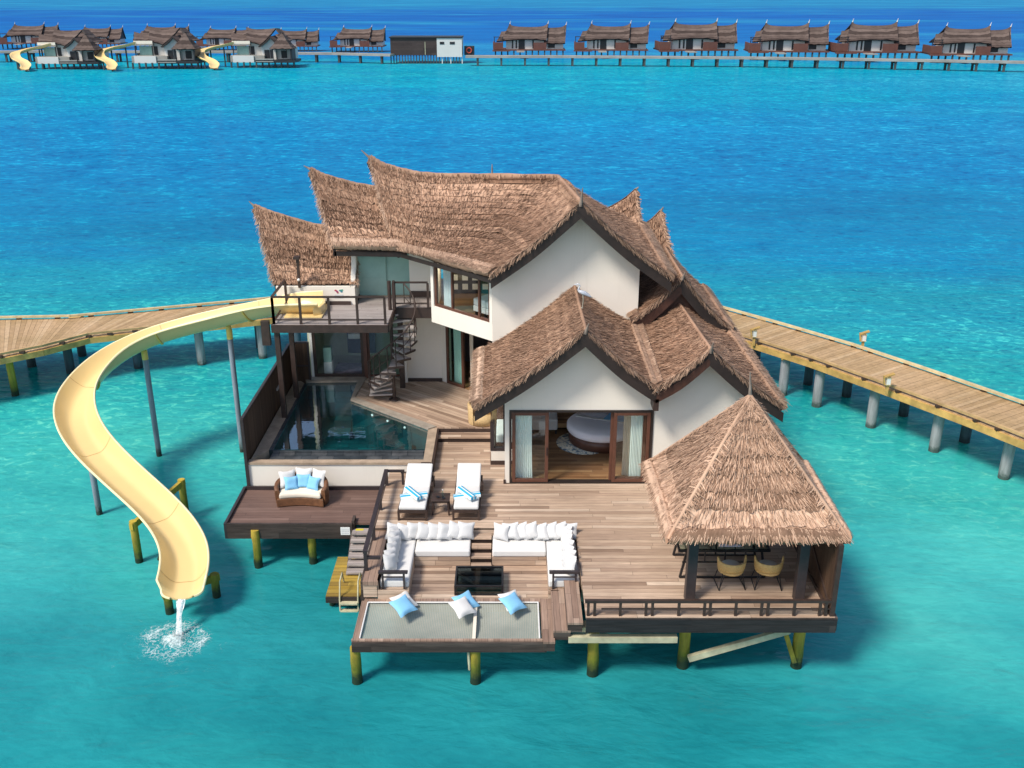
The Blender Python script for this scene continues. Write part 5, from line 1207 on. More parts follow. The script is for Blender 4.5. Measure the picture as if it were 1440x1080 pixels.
mb.grid(rows); mb.face(rows[0]); mb.face(rows[-1][::-1]); mb.build('backrest', M['rattan'], lv)
mb = MB(); fr_ = arc(.66, R_(-24), R_(204), n)
front = [(cx-.62+1.24*i/12, cy-.30-.02+.10*math.cos((i/12-.5)*math.pi*1.0)*1.0) for i in range(13)]
poly = fr_+front
mb.prism(poly, ZL+.02, ZL+.24); mb.build('base', M['rattan'], lv, bevel=.015)
mb = MB(); po = [(cx+(x-cx)*.9, cy+(y-cy)*.93-.015) for x, y in poly]; mb.prism(po, ZL+.242, ZL+.39); mb.build('seat_cushion', M['cream_fab'], lv, bevel=.05)
LP = 'pillows on the curved loveseat'
for dx, dy, dz, rz, lb in ((-.40, .20, .60, 28, 'white pillow at the left end of the loveseat back'), (.0, .36, .60, 0, 'pale pillow in the middle of the loveseat back'), (.42, .22, .62, -30, 'white pillow at the right end of the loveseat back')):
    pillow('loveseat_pillow', 'white_fab', lb, (cx+dx, cy+dy, ZL+dz), (R_(66), R_(rz*.3), R_(rz)), LP, .46, 1)
for dx, dy, dz, rz, lb in ((-.28, .07, .54, 18, 'sky blue pillow on the left of the loveseat'), (.02, .18, .55, 3, 'sky blue pillow in the middle of the loveseat'), (.31, .06, .54, -24, 'sky blue pillow on the right of the loveseat')):
    pillow('loveseat_pillow', 'blue_fab', lb, (cx+dx, cy+dy, ZL+dz), (R_(62), R_(rz*.2), R_(rz)), LP, .37, 2, th=.14)
# tub chair beneath the front roof's left eave
tc = thing('tub_chair', 'tan wicker tub chair with white cushion beneath the front thatched eave', 'armchair', (-.88, 26.95+.2, ZB))
mb = MB(); c0x, c0y = -.86, 27.18; rows = []
for k in range(19):
    a = R_(-50)+R_(280)*k/18; rows.append([(c0x+.44*math.cos(a), c0y+.40*math.sin(a), ZB+.02), (c0x+.46*math.cos(a), c0y+.42*math.sin(a), ZB+.62), (c0x+.40*math.cos(a), c0y+.36*math.sin(a), ZB+.64), (c0x+.37*math.cos(a), c0y+.33*math.sin(a), ZB+.3)])
mb.grid(rows); mb.lathe([(.42,.02),(.42,.32)], (c0x, c0y, ZB), 20, sy=.92); mb.build('shell', M['wicker_tan'], tc)
mb = MB(); mb.lathe([(.0,.0),(.30,.0),(.33,.05),(.30,.11),(0,.13)], (c0x-.02, c0y-.03, ZB+.56), 20, sy=.9); mb.build('cushion', M['white_fab'], tc)
# heron
hp = WY(817, 429, 25.9); hz = 0.0
hk = (24.9-23.2)/(27.0-23.2); hrz = a1.z+(b1.z-a1.z)*hk+.04; hn = thing('heron', 'grey white heron standing on the front gable ridge', 'heron', (0, 0, 0))
hx0, hp, hy = a1.x+(b1.x-a1.x)*hk, Vector((0,0,0)), 0.0
mb = MB(); bp_ = [(.36,.50),(.24,.56),(.12,.63),(0,.68),(-.10,.72),(-.16,.80),(-.13,.90),(-.10,.97),(-.14,1.03),(-.20,1.05),(-.30,1.02),(-.42,.99)]
rd = [.012,.05,.085,.095,.075,.045,.032,.028,.030,.034,.018,.004]
mb.tube(catmull([(hp.x+x, hy+x*.3, hz+z) for x, z in bp_], 4), list(np.interp(np.linspace(0, len(rd)-1, (len(rd)-1)*4+1), range(len(rd)), rd)), 10)
for dx, dy in ((.03, .03), (.06, -.04)):
    mb.tube([(hp.x+dx, hy+dy, hz+.60), (hp.x+dx+.02, hy+dy, hz+.32), (hp.x+dx-.01, hy+dy, hz-.05)], [.036, .020, .018], 6, 1)
    for q in (-.06, 0, .06): mb.tube([(hp.x+dx-.01, hy+dy, hz-.03), (hp.x+dx-.09, hy+dy+q, hz-.05)], .007, 5, 1)
M['heron'] = m_plain('heron_plumage', (.55,.56,.58), .8, .12, 9, c2=(.36,.38,.42)); M['heron_leg'] = m_plain('heron_leg', (.35,.32,.25), .6)
mb.build('body', [M['heron'], M['heron_leg']], hn, org=(0,0,0))
for s in (-1, 1):
    mb = MB(); mb.tube(catmull([(hp.x-.06, hy+s*.075, hz+.70), (hp.x+.08, hy+s*.095+.02, hz+.66), (hp.x+.24, hy+s*.07+.07, hz+.57), (hp.x+.40, hy+s*.03+.12, hz+.47)], 4), list(np.interp(np.linspace(0, 3, 13), range(4), [.03, .065, .045, .006])), 8); mb.build('wing', m_plain('heron_wing', (.34,.37,.42), .8), hn, org=(0,0,0))
hn.location = (hx0+.03, 24.9, hrz+.05); hn.scale = (.58,)*3; hn.rotation_euler = (0, 0, R_(-25))
# dining set
dt = thing('dining_table', 'black metal framed glass dining table under the pavilion', 'dining table', (4.75, 19.6, ZD))
mb = MB(); X0, X1, Y0, Y1 = 3.72, 5.72, 19.15, 20.2
for x in (X0+.05, X1-.05):
    for y in (Y0+.05, Y1-.05): mb.beam((x, y, ZD+.02), (x+(.12 if x < 4.7 else -.12), y, 2.40), .05, .05)
for y in (Y0+.05, Y1-.05): mb.box(X0, X1, y-.025, y+.025, 2.38, 2.43); mb.box(X0+.05, X1-.05, y-.02, y+.02, ZD+.003, ZD+.045); mb.box(X0+.08, X1-.08, y-.015, y+.015, 2.1, 2.13)
for x in (X0, X1): mb.box(x-.025, x+.025, Y0+.03, Y1-.03, 2.38, 2.43)
for x in (4.3, 4.75, 5.2): mb.beam((x, Y0+.06, 2.12), (x, Y0+.06, 2.4), .03, .03); mb.beam((x, Y1-.06, ZD+.03), (x, Y1-.06, 2.4), .03, .03)
mb.build('frame', M['black'], dt)
mb = MB(); mb.box(X0+.03, X1-.03, Y0+.03, Y1-.03, 2.43, 2.445); mb.build('glass_top', M['glass_g'], dt)
mb = MB(); mb.box(4.62, 5.12, 19.3, 19.75, 2.447, 2.455); o = mb.build('table_cloth', M['bed_fab'], None, org=(4.9, 19.5, 2.447)); tag(o, 'pale lilac folded cloth lying on the glass dining table', 'cloth')
def dchair(label, x, y, rz):
    t = thing('dining_chair', label, 'dining chair', (x, y, ZD), 'honey wicker dining chairs')
    mb = MB(); rows = []
    for k in range(21):
        a = R_(180+2)+R_(176)*k/20; q = math.sin(math.pi*k/20)
        hx, hy_ = .30*math.cos(a), .28*math.sin(a)*1.0; h = .70-.03*min(1, q*1.6)+.05*(1-min(1, q*3))
        rows.append([(hx*.86, hy_*.82, .40), (hx, hy_, .48), (hx*1.06, hy_*1.1, h-.03), (hx*1.05, hy_*1.09, h), (hx*.98, hy_*1.03, h-.01), (hx*.93, hy_*.95, .50)])
    mb.grid(rows); mb.build('shell', M['wicker'], t, org=(0,0,0), solid=.02)
    mb = MB(); mb.lathe([(.0,.38),(.28,.38),(.29,.41),(.26,.43),(0,.43)], n=20); mb.build('seat', M['wicker'], t, org=(0,0,0))
    mb = MB(); mb.lathe([(.0,0),(.23,0),(.25,.03),(.22,.06),(0,.07)], (0,.02,.432), 20); mb.build('cushion', M['white_fab'], t, org=(0,0,0))
    for s in (-1, 1):
        mb = MB(); mb.tube([(s*.22, -.16, .40), (s*.29, -.25, .012), (s*.29, .24, .012), (s*.22, .14, .40)], .012, 7); mb.tube([(s*.15, -.14, .40), (s*.29, -.25, .02)], .010, 6); mb.build('sled_leg', M['black'], t, org=(0,0,0))
    t.rotation_euler = (0, 0, rz); return t
p1, p2 = WZ(1027, 826, ZD), WZ(1079, 826, ZD)
dchair('honey wicker dining chair on the left, near the pavilion front edge', p1.x, p1.y+.12, R_(3))
dchair('honey wicker dining chair on the right, nearer the dark post', p2.x, p2.y+.12, R_(-3))
dchair('honey wicker dining chair on the far side of the glass table', 4.4, 20.55, R_(180))
# bedroom: round bed, rug, curtains, lounge pieces
bd_ = thing('round_bed', 'round bed with lilac white spread on a red brown base', 'bed', (2.55, 26.5, 1.72))
bc = (2.62, 26.55); BRR = 1.02
mb = MB(); mb.lathe([(BRR*.93, 0), (BRR*.96, .34), (.0, .34)], (bc[0], bc[1], 1.722), 48); mb.build('base', M['frame'], bd_)
mb = MB(); mb.lathe([(BRR*.97, 0), (BRR*1.0, .05), (BRR*1.0, .17), (BRR*.93, .24), (BRR*.5, .25), (0, .25)], (bc[0], bc[1], 2.066), 48); mb.build('mattress', M['bed_fab'], bd_)
mb = MB(); mb.slab([(bc[0]-.75, bc[1]+.35, 2.318), (bc[0]-.72, bc[1]+.42, 2.318), (bc[0]+1.0, bc[1]-.25, 2.318), (bc[0]+.98, bc[1]-.33, 2.318)], (0, 0, .02)); mb.build('spread_fold', M['white_fab'], bd_)
mb = MB(); mb.slab([(bc[0]+.05, bc[1]+.10, 2.318), (bc[0]+.45, bc[1]+.85, 2.318), (bc[0]+.85, bc[1]+.6, 2.318), (bc[0]+.95, bc[1]-.22, 2.318)], (0, 0, .03)); o = mb.build('throw', M['blue_fab'], None, org=(bc[0], bc[1], 2.318)); tag(o, 'blue throw spread over the far half of the round bed', 'throw')
def m_rug():
    t = NT('mottled_rug'); p = t.obj(); n1 = t.noise(p, 7, 5, .7, .8); c = t.ramp(n1, [(.36, (.08,.12,.16)), (.43, (.25,.31,.35)), (.49, (.62,.57,.44)), (.60, (.78,.72,.58))], 'CONSTANT'); t.principled(Base_Color=c, Roughness=.95); return t.mat
M['rug'] = m_rug(); rc = WZ(820, 622, 1.74)
mb = MB(); mb.lathe([(.0,0),(.80,0),(.80,.014),(0,.016)], (rc.x+.02, rc.y-.0, 1.724), 40); o = mb.build('round_rug', M['rug'], None, org=(rc.x, rc.y, 1.724)); tag(o, 'round mottled blue and cream rug beside the round bed', 'rug')
def curtain(name, p0, p1, z0, z1, mat, label, waves=9, amp=.035, taper=0, org=None, parent=None):
    p0, p1 = Vector((p0[0], p0[1], 0)), Vector((p1[0], p1[1], 0)); d = p1-p0; nrm = Vector((-d.y, d.x, 0)).normalized(); rows = []
    for j in range(7):
        q = j/6; row = []
        for i in range(waves*6+1):
            s = i/(waves*6); k = s*(1-taper*math.sin(math.pi*q*.8)); pt = p0+d*k+nrm*(amp*math.sin(2*math.pi*waves*s)+.012*math.sin(5*q+9*s)); row.append((pt.x, pt.y, z0+(z1-z0)*q))
        rows.append(row)
    mb = MB(); mb.grid(rows); o = mb.build(name, M[mat], parent, org=org or ((p0.x+p1.x)/2, (p0.y+p1.y)/2, z0)); 
    return tag(o, label, 'curtain', 'curtains behind the glass doors')
curtain('curtain', (dx0+.15, FW+.24), (dx0+.62, FW+.24), 1.735, 3.85, 'curtain', 'mint sheer curtain behind the left leaf of bedroom sliding door', taper=.05)
curtain('curtain', (dx1-.55, FW+.26), (dx1-.18, FW+.26), 1.735, 3.85, 'curtain', 'mint sheer curtain behind the right leaf of bedroom sliding door')
curtain('curtain', (dx1-.72, FW+.42), (dx1-.5, FW+.40), 1.735, 3.85, 'cream_fab', 'beige side curtain left of the mint one in the bedroom', 5)
q0, q1 = bayp(.09, .30), bayp(.27, .30); curtain('curtain', (q0.x, q0.y), (q1.x, q1.y), 4.98, 6.9, 'curtain_w', 'pale blue curtain at the left end of the upstairs bay window', 6)
q0, q1 = bayp(.86, .30), bayp(.95, .30); curtain('curtain', (q0.x, q0.y), (q1.x, q1.y), 4.98, 6.9, 'curtain_w', 'pale blue curtain at the right end of the upstairs bay window', 4)
q0, q1 = DA+dd*.26+dn*.2, DA+dd*.68+dn*.2; curtain('curtain', (q0.x, q0.y), (q1.x, q1.y), ZB+.02, 4.5, 'curtain', 'mint curtain behind the glazed door below the bay', 6)
q0, q1 = DA+dd*.95+dn*.25, DA+dd*1.10+dn*.25; curtain('curtain', (q0.x, q0.y), (q1.x, q1.y), ZB+.02, 4.5, 'cream_fab', 'cream curtain gathered at the open door below the bay', 4)
# upstairs bench bed
ub = thing('upholstered_bench', 'white upholstered bench visible through the upstairs bay window', 'bench', (-.6, 28.4, 4.97))
for s0, s1 in ((.50, .70), (.705, .905)):
    mb = MB(); baybox(mb, s0, s1, 5.12, 5.30, .50, 1.20); mb.build('base_block', M['white_fab'], ub, bevel=.02); mb = MB(); baybox(mb, s0, s1, 5.302, 5.52, .50, 1.20); mb.build('seat_block', M['white_fab'], ub, bevel=.04)
    for q_ in (s0+.01, s1-.04):
        for t_ in (.55, 1.08): mb = MB(); baybox(mb, q_, q_+.025, 4.975, 5.12, t_, t_+.06); mb.build('leg', M['black'], ub)
mb = MB(); mb.lathe([(.0,.0),(.28,.0),(.26,.25),(.2,.28),(0,.28)], (-1.75, 29.6, 6.25), 20); o = mb.build('lamp_shade', M['cream_fab'], None, org=(-1.75, 29.6, 6.25)); tag(o, 'cream pendant lamp shade inside the upstairs bay room', 'lamp')
pl_ = bpy.data.lights.new('pendant_glow', 'POINT'); pl_.energy = 14; pl_.color = (1, .86, .66); pl_.shadow_soft_size = .12; po_ = bpy.data.objects.new('pendant_glow', pl_); COL.objects.link(po_); po_.parent = o; po_.location = (0, 0, -.12)
cb = thing('sideboard', 'dark shelf with small white boxes upstairs behind the bay window', 'shelf', (-1.6, 30.6, 4.97))
mb = MB(); mb.box(-2.0, -.3, 30.6, 30.85, 4.98, 5.75); mb.build('cabinet', M['black'], cb)
for i in range(5):
    for k in range(2): mb = MB(); mb.box(-1.9+.32*i, -1.72+.32*i, 30.56, 30.6, 5.12+.3*k, 5.30+.3*k); mb.build('box_front', M['white_paint'], cb)
# chair and bench inside bedroom, left
bc2 = thing('bedroom_armchair', 'white armchair behind the left glass leaf of the bedroom', 'armchair', (1.0, 27.2, 1.72))
mb = MB(); mb.box(.55, 1.35, 26.9, 27.6, 1.85, 2.2); mb.box(.55, 1.35, 27.6, 27.75, 1.85, 2.65); mb.build('seat', M['white_fab'], bc2, bevel=.05)
mb = MB()
for x in (.6, 1.28):
    for y in (26.95, 27.65): mb.box(x, x+.05, y, y+.05, 1.722, 1.85)
mb.build('legs', M['black'], bc2)
sfb = thing('window_seat', 'mint and brown cushioned seat inside the corner window', 'seat', (-.3, 25.6, 1.72))
mb = MB(); mb.box(-.44, gx0+.5, 25.3, 26.4, 2.2, 2.45); mb.build('seat_cushion', M['curtain'], sfb, bevel=.03)
mb = MB(); mb.box(-.44, gx0+.5, 25.28, 26.5, 1.9, 2.2); mb.box(-.44, gx0+.5, 26.4, 26.6, 2.45, 2.9); mb.build('base', M['frame'], sfb)

# ------------------------------------------------------------------ long timber walkway
def walkway(name, label, pts, z, wdt, step, pile_pts, parent_loc, cleats=True, edges=None):
    t = thing(name, label, 'walkway', parent_loc)
    P = [Vector((p[0], p[1], 0)) for p in pts]; Lft, Rgt = [], []
    for i in range(len(P)):
        d = (P[min(i+1, len(P)-1)]-P[max(i-1, 0)]).normalized(); nn = Vector((-d.y, d.x, 0)); Lft.append(P[i]+nn*wdt/2); Rgt.append(P[i]-nn*wdt/2)
    if edges: Lft, Rgt = [[Vector((p[0], p[1], 0)) for p in e] for e in edges]
    mb = MB(); n = 0; rw = random.Random(2)
    M['walk_b'] = M.get('walk_b') or m_plank()
    for i in range(len(P)-1):
        L = ((Lft[i+1]-Lft[i]).length+(Rgt[i+1]-Rgt[i]).length)/2; k = max(1, int(L/step))
        for j in range(k):
            a, b = (j+.02)/k, (j+.97)/k
            q = [Lft[i].lerp(Lft[i+1], a), Lft[i].lerp(Lft[i+1], b), Rgt[i].lerp(Rgt[i+1], b), Rgt[i].lerp(Rgt[i+1], a)]
            mb.prism([(v.x, v.y) for v in q], z-.05, z+rw.uniform(-.003, .003))
    mb.build('deck_boards', M['walk_b'], t)
    for S, sg in ((Lft, 1), (Rgt, -1)):
        mb = MB()
        for a, b in zip(S[:-1], S[1:]):
            d = (b-a).normalized(); nn = Vector((-d.y, d.x, 0))*sg*.03
            mb.beam((a.x+nn.x, a.y+nn.y, z-.13), (b.x+nn.x, b.y+nn.y, z-.13), .09, .22)
        mb.build('edge_beam', M['walk_beam'], t)
        mb = MB(); mc = None
        for a, b in zip(S[:-1], S[1:]):
            d = (b-a).normalized(); nn = Vector((-d.y, d.x, 0))*-sg*.06; L = (b-a).length
            mb.beam((a.x+nn.x, a.y+nn.y, z+.12), (b.x+nn.x, b.y+nn.y, z+.12), .11, .08)
            for j in range(int(L/1.5)+1):
                p = a.lerp(b, min(1, (j+.5)*1.5/L))
                if mc is None: m2 = MB(); m2.box(-.09, .09, -.06, .06, z+.002, z+.08); mc = m2.build('kerb_block', M['dark_wood'], t, org=(0,0,0))
                else: mc = mc.copy(); COL.objects.link(mc)
                mc.location = Vector((p.x, p.y, 0))-t.location+Vector((0, 0, t.location.z))*0; mc.location.z = -t.location.z
        mb.build('kerb', M['walk_kerb'] if sg > 0 else M['near_kerb'], t)
    return t, Lft, Rgt
def m_plank():
    t = NT('walkway_planks'); p = t.pos(); ri = t.n('NewGeometry').outputs['Random Per Island']; n1 = t.noise(t.map(p, scale=(6, 6, 6)), 1, 5, .65); big = t.noise(p, .5, 3, .6)
    c = t.ramp(ri, [(0, (.34,.22,.105)), (.35, (.46,.31,.165)), (.7, (.40,.265,.135)), (1, (.52,.37,.215))])
    c = t.mix(1.0, c, t.ramp(n1, [(.3, (.78,)*3), (.7, (1.15,)*3)]), 'MULTIPLY'); c = t.mix(1.0, c, t.ramp(big, [(.35, (.9,.88,.8)), (.65, (1.08,1.05,1.05))]), 'MULTIPLY')
    b = t.principled(Base_Color=c, Roughness=.75); t.t.links.new(t.bump(n1, .4, .01), b.inputs['Normal']); return t.mat
ZW = 1.75
def mid(a, b): p, q = WZ(a[0], a[1], ZW), WZ(b[0], b[1], ZW); return ((p.x+q.x)/2, (p.y+q.y)/2), (p-q).length
rp = [((1018,437),(1026,474)), ((1100,459),(1150,512)), ((1200,488.5),(1300,561)), ((1300,522),(1440,614)), ((1400,553),(1640,700))]
# walk the far edge, offset by the true width
far_r = [WZ(u, v, ZW) for u, v in ((880,402),(960,420),(1025,437.5),(1100,458.5),(1200,488),(1300,521.5),(1440,570),(1640,643))]
near_r = [WZ(u, v, ZW) for u, v in ((1045,482),(1150,512),(1300,561),(1440,615))]
mn = []
for p in near_r:
    best = min(((p-(a+(b-a)*max(0, min(1, (p-a).dot(b-a)/(b-a).length_squared)))).length for a, b in zip(far_r[:-1], far_r[1:])))
    mn.append(best)
WW = sum(mn)/len(mn); print('walk width right', mn)
cl = []
for i in range(len(far_r)):
    d = (far_r[min(i+1, len(far_r)-1)]-far_r[max(i-1, 0)]).normalized(); nn = Vector((d.y, -d.x, 0)); cl.append((far_r[i]+nn*WW/2)[:2])
wr, Lf, Rg = walkway('timber_walkway', 'timber walkway on grey concrete piles leading off to the right', cl, ZW, WW, .16, None, (14, 32, ZW))
far_l = [WZ(u, v, ZW) for u, v in ((-140,451),(0,449.5),(100,447.5),(200,438.5),(300,429.5),(392,421),(470,414),(560,409))]
near_l = [WZ(u, v, ZW) for u, v in ((-150,530),(0,503),(60,491),(125,474),(190,467),(392,446),(470,437),(560,431))]
cl2 = [(p[0], p[1]) for p in far_l]
wl, Lf2, Rg2 = walkway('timber_walkway', 'timber walkway running behind the yellow slide on the left', cl2, ZW, WW, .16, None, (-14, 33, ZW), edges=(far_l, near_l))
def wpile(t, ub, vb, mat, r=.17):
    p = WZ(ub, vb, 0); mb = MB(); mb.tube([(p.x, p.y, -1.5), (p.x, p.y, ZW-.30)], r, 16); mb.box(p.x-.22, p.x+.22, p.y-.22, p.y+.22, ZW-.30, ZW-.06, 1); mb.build('pile', [M[mat], M['walk_beam']], t)
for u, v in ((1100,555),(1148,571),(1224,600),(1313,634),(1411,672)): wpile(wr, u, v, 'conc')
for u, v in ((1063,506),(1136,540),(1190,557),(1270,584),(1356,621)): wpile(wr, u, v, 'conc_blue')
for u, v in ((284,512),(370,503)): wpile(wl, u, v, 'conc')
for u, v in ((100,524),(195,517),(116,500),(45,515),(366,488),(420,505)): wpile(wl, u, v, 'conc_blue')
wpile(wl, 22, 556, 'pile', .13)
# branch of the left walkway coming toward the camera at the frame edge
b0 = WZ(-60, 520, ZW); 
lamps = ((1060, 480, 'walkway lantern nearest to the villa roof on the near kerb'), (1213, 486, 'walkway lantern on the far kerb with a sloping bracket'), (1247, 548, 'walkway lantern on the near kerb further right'))
def lantern(x, y, z, label, s):
    t = thing('walkway_lantern', label, 'lantern', (x, y, z), 'lanterns on the walkway')
    mb = MB(); mb.box(-.05, .05, -.05, .05, -.25, .18); mb.build('post', M['walk_beam'], t, org=(0,0,0))
    mb = MB(); mb.slab([(-.17*s, -.09, .52), (.20*s, -.09, .66), (.22*s, -.09, .61), (-.17*s, -.09, .47)], (0, .18, 0)); mb.beam((-.12*s, 0, .15), (-.19*s, 0, .55), .05, .09); mb.build('bracket', M['walk_beam'], t, org=(0,0,0))
    mb = MB(); mb.box(-.085, .085, -.085, .085, .20, .46); mb.build('lantern_glass', M['white_paint'], t, org=(0,0,0))
    mb = MB()
    t.scale = (.82,)*3
    for a in (-.09, .075):
        for b in (-.09, .075): mb.box(a, a+.015, b, b+.015, .18, .48)
    mb.box(-.10, .10, -.10, .10, .17, .20); mb.box(-.10, .10, -.10, .10, .46, .49); mb.build('frame', M['walk_kerb'], t, org=(0,0,0))
for u, v, lb in lamps:
    p = WZ(u, v, ZW+.1); lantern(p.x, p.y, ZW+.14, lb, 1)

# ------------------------------------------------------------------ far side of the lagoon: jetty and villas
TF = [M['thatch_far'], M['barge'], M['thatch_far']]
M['far_wall'] = m_plain('far_white_wall', (.60,.58,.54), .9, .04, .3); M['far_brown'] = m_plain('far_brown_screen', (.115,.042,.028), .7, .2, .8); M['far_dark'] = m_plain('far_dark_opening', (.015,.014,.016), .5, .2, 1)
M['far_stilt'] = m_plain('far_stilts', (.05,.06,.06), .8, .4, .5); M['far_deck'] = m_plain('far_deck', (.28,.27,.24), .8, .2, .4)
def simple_roof(top, bot, parent, seed):
    return thatch('roof', top, bot, parent, TF, seed=seed, dens=0, band=0, thick=.25, sag=.25, ns=14, course=.8, lift=2.0)
ZK = .84
def villa_a(label, loc, sc=1, mirror=False, group='far villas on the right'):
    t = thing('far_villa', label, 'villa', (0,0,0), group); m = -1 if mirror else 1
    def bx(name, mat, *bs, parent=None):
        mb = MB()
        for x0, x1, y0, y1, z0, z1 in bs: mb.box(min(m*x0, m*x1), max(m*x0, m*x1), y0, y1, z0, z1)
        return mb.build(name, M[mat], parent or t, org=(0,0,0))
    bx('platform', 'far_brown', (-8, 7, -3.6, 4, 1.7, 2.0), (-8.2, -4.5, -4.6, -3.6, 1.6, 1.9))
    for i in range(12):
        x = -7.6+i*1.28; mb = MB(); mb.box(m*x-.14, m*x+.14, -3.4, -3.1, -1, 1.7); mb.build('stilt', M['far_stilt'], t, org=(0,0,0))
    bx('wall', 'far_wall', (-5.4, 3.2, -2.2, 3, 2.0, 4.5), (3.2, 6.6, -1.9, 3, 2.0, 3.7))
    bx('terrace_screen', 'far_brown', (-8.1, -6.0, -3.7, -3.55, 2.0, 3.7), (-8.1, -7.95, -3.55, 2, 2.0, 3.7))
    bx('pergola', 'far_dark', (-7.9, -7.75, -3.4, -3.25, 3.7, 5.0), (-6.2, -6.05, -3.4, -3.25, 3.7, 5.0), (-8, -5.9, -3.4, -3.2, 4.85, 5.0))
    bx('door', 'far_dark', (-2.8, -1.5, -2.28, -2.2, 2.0, 4.2)); 
    for x in (-4.2, -3.4, .1): bx('window', 'far_dark', (x, x+.3, -2.27, -2.2, 2.2, 4.1))
    bx('brown_screen', 'far_brown', (.3, 3.0, -3.2, -3.05, 2.0, 3.6)); bx('window', 'far_dark', (3.4, 4.8, -1.97, -1.9, 2.3, 3.5))
    V = lambda x, y, z: Vector((m*x, y, z))
    ra = [V(-4.6,.4,7.9), V(-4.0,.4,7.35), V(-2,.4,7.1), V(1,.4,7.1), V(2.6,.4,7.35), V(3.4,.4,7.95)]
    fa = [V(-6.6,-3.3,4.1), V(-4.9,-3.3,4.15), V(-2.5,-3.1,4.4), V(.5,-3.1,4.4), V(2,-3.1,4.25), V(3,-3.1,4.1)]
    ba = [V(p.x*m, 3.6, p.z) for p in fa]
    simple_roof(ra, fa, t, 50); simple_roof(ra, ba, t, 51)
    rb = [V(2.2,.4,6.9), V(4.5,.4,6.9), V(6.3,.4,7.1), V(7.2,.4,7.7)]; fb_ = [V(2.6,-2.8,3.4), V(4.2,-2.8,3.4), V(5.6,-2.8,3.4), V(6.9,-2.8,3.4)]
    simple_roof(rb, fb_, t, 52); simple_roof(rb, [V(p.x*m, 3.4, p.z) for p in fb_], t, 53)
    simple_roof([V(-6.4,.4,6.0), V(-5.6,.4,6.1), V(-4.6,.4,6.7)], [V(-7.4,-2.3,3.9), V(-6.2,-2.6,4.0), V(-5.2,-2.6,4.2)], t, 54)
    mb = MB(); mb.slab([V(7.0,.3,7.4), V(6.75,-2.6,3.5), V(6.75,3.2,3.5)], (m*-.15, 0, 0)); mb.build('gable_end', M['barge'], t, org=(0,0,0))
    for x, z in ((-4.6, 7.8), (3.4, 7.85), (7.2, 7.6)): mb = MB(); mb.tube([(m*x, .4, z), (m*(x+.15), .4, z+.75)], [.12, .03], 6); mb.build('finial', M['far_wall'], t, org=(0,0,0))
    bx('step_ramp', 'far_deck', (-3.2, -1.6, -7, -3.6, 1.55, 1.75))
    t.location = loc; t.scale = (sc, sc, sc*ZK)
    return t
def far_at(u, v, z=0): return WZ(u, v, z)
right = [(748, 81.5, 103), (864, 81.8, 105), (985, 82.8, 113), (1114, 84.8, 113), (1238, 86.3, 119), (1370, 88.8, 113)]
rl_ = ['nearest the windowless service building', 'second to the right of the service building', 'third to the right of the service building', 'fourth to the right of the service building', 'second from the right frame edge', 'closest to the right frame edge']
protoA = None
for i, (u, v, wpx) in enumerate(right):
    p = far_at(u, v); dpt = p.y*CP+(CAMZ)*SP; sc = wpx*dpt/FOC/15.3
    lb = 'brown thatched far villa with white walls, '+rl_[i]
    if protoA is None: protoA = villa_a(lb, (p.x, p.y+3.4*sc, 0), sc)
    else: dup(protoA, (p.x, p.y+3.4*sc, 0), R_((0, -3, 2, -4, -2, -6)[i]), lb, (sc, sc, sc*ZK))
    print('far', i, round(p.y), round(sc, 2))
leftb = [(505, 73.5, 76), (415, 72.5, 68), (315, 71.5, 70), (228, 70, 74), (138, 69, 68), (42, 69, 76)]
ll_ = ['just left of the windowless service building', 'second left of the service building', 'behind the rightmost small yellow slide', 'behind the middle small slide villa', 'behind the leftmost small slide villa', 'at the left frame edge']
protoM = None
for i, (u, v, wpx) in enumerate(leftb):
    p = far_at(u, v); dpt = p.y*CP+CAMZ*SP; sc = wpx*dpt/FOC/15.3
    lb = 'grey thatched back row villa '+ll_[i]
    if protoM is None: protoM = villa_a(lb, (p.x, p.y+3.4*sc, 0), sc, False, 'far villas on the left')
    else: dup(protoM, (p.x, p.y+3.4*sc, 0), R_((0, 4, -3, 5, 2, 6)[i]), lb, (sc, sc, sc*ZK))
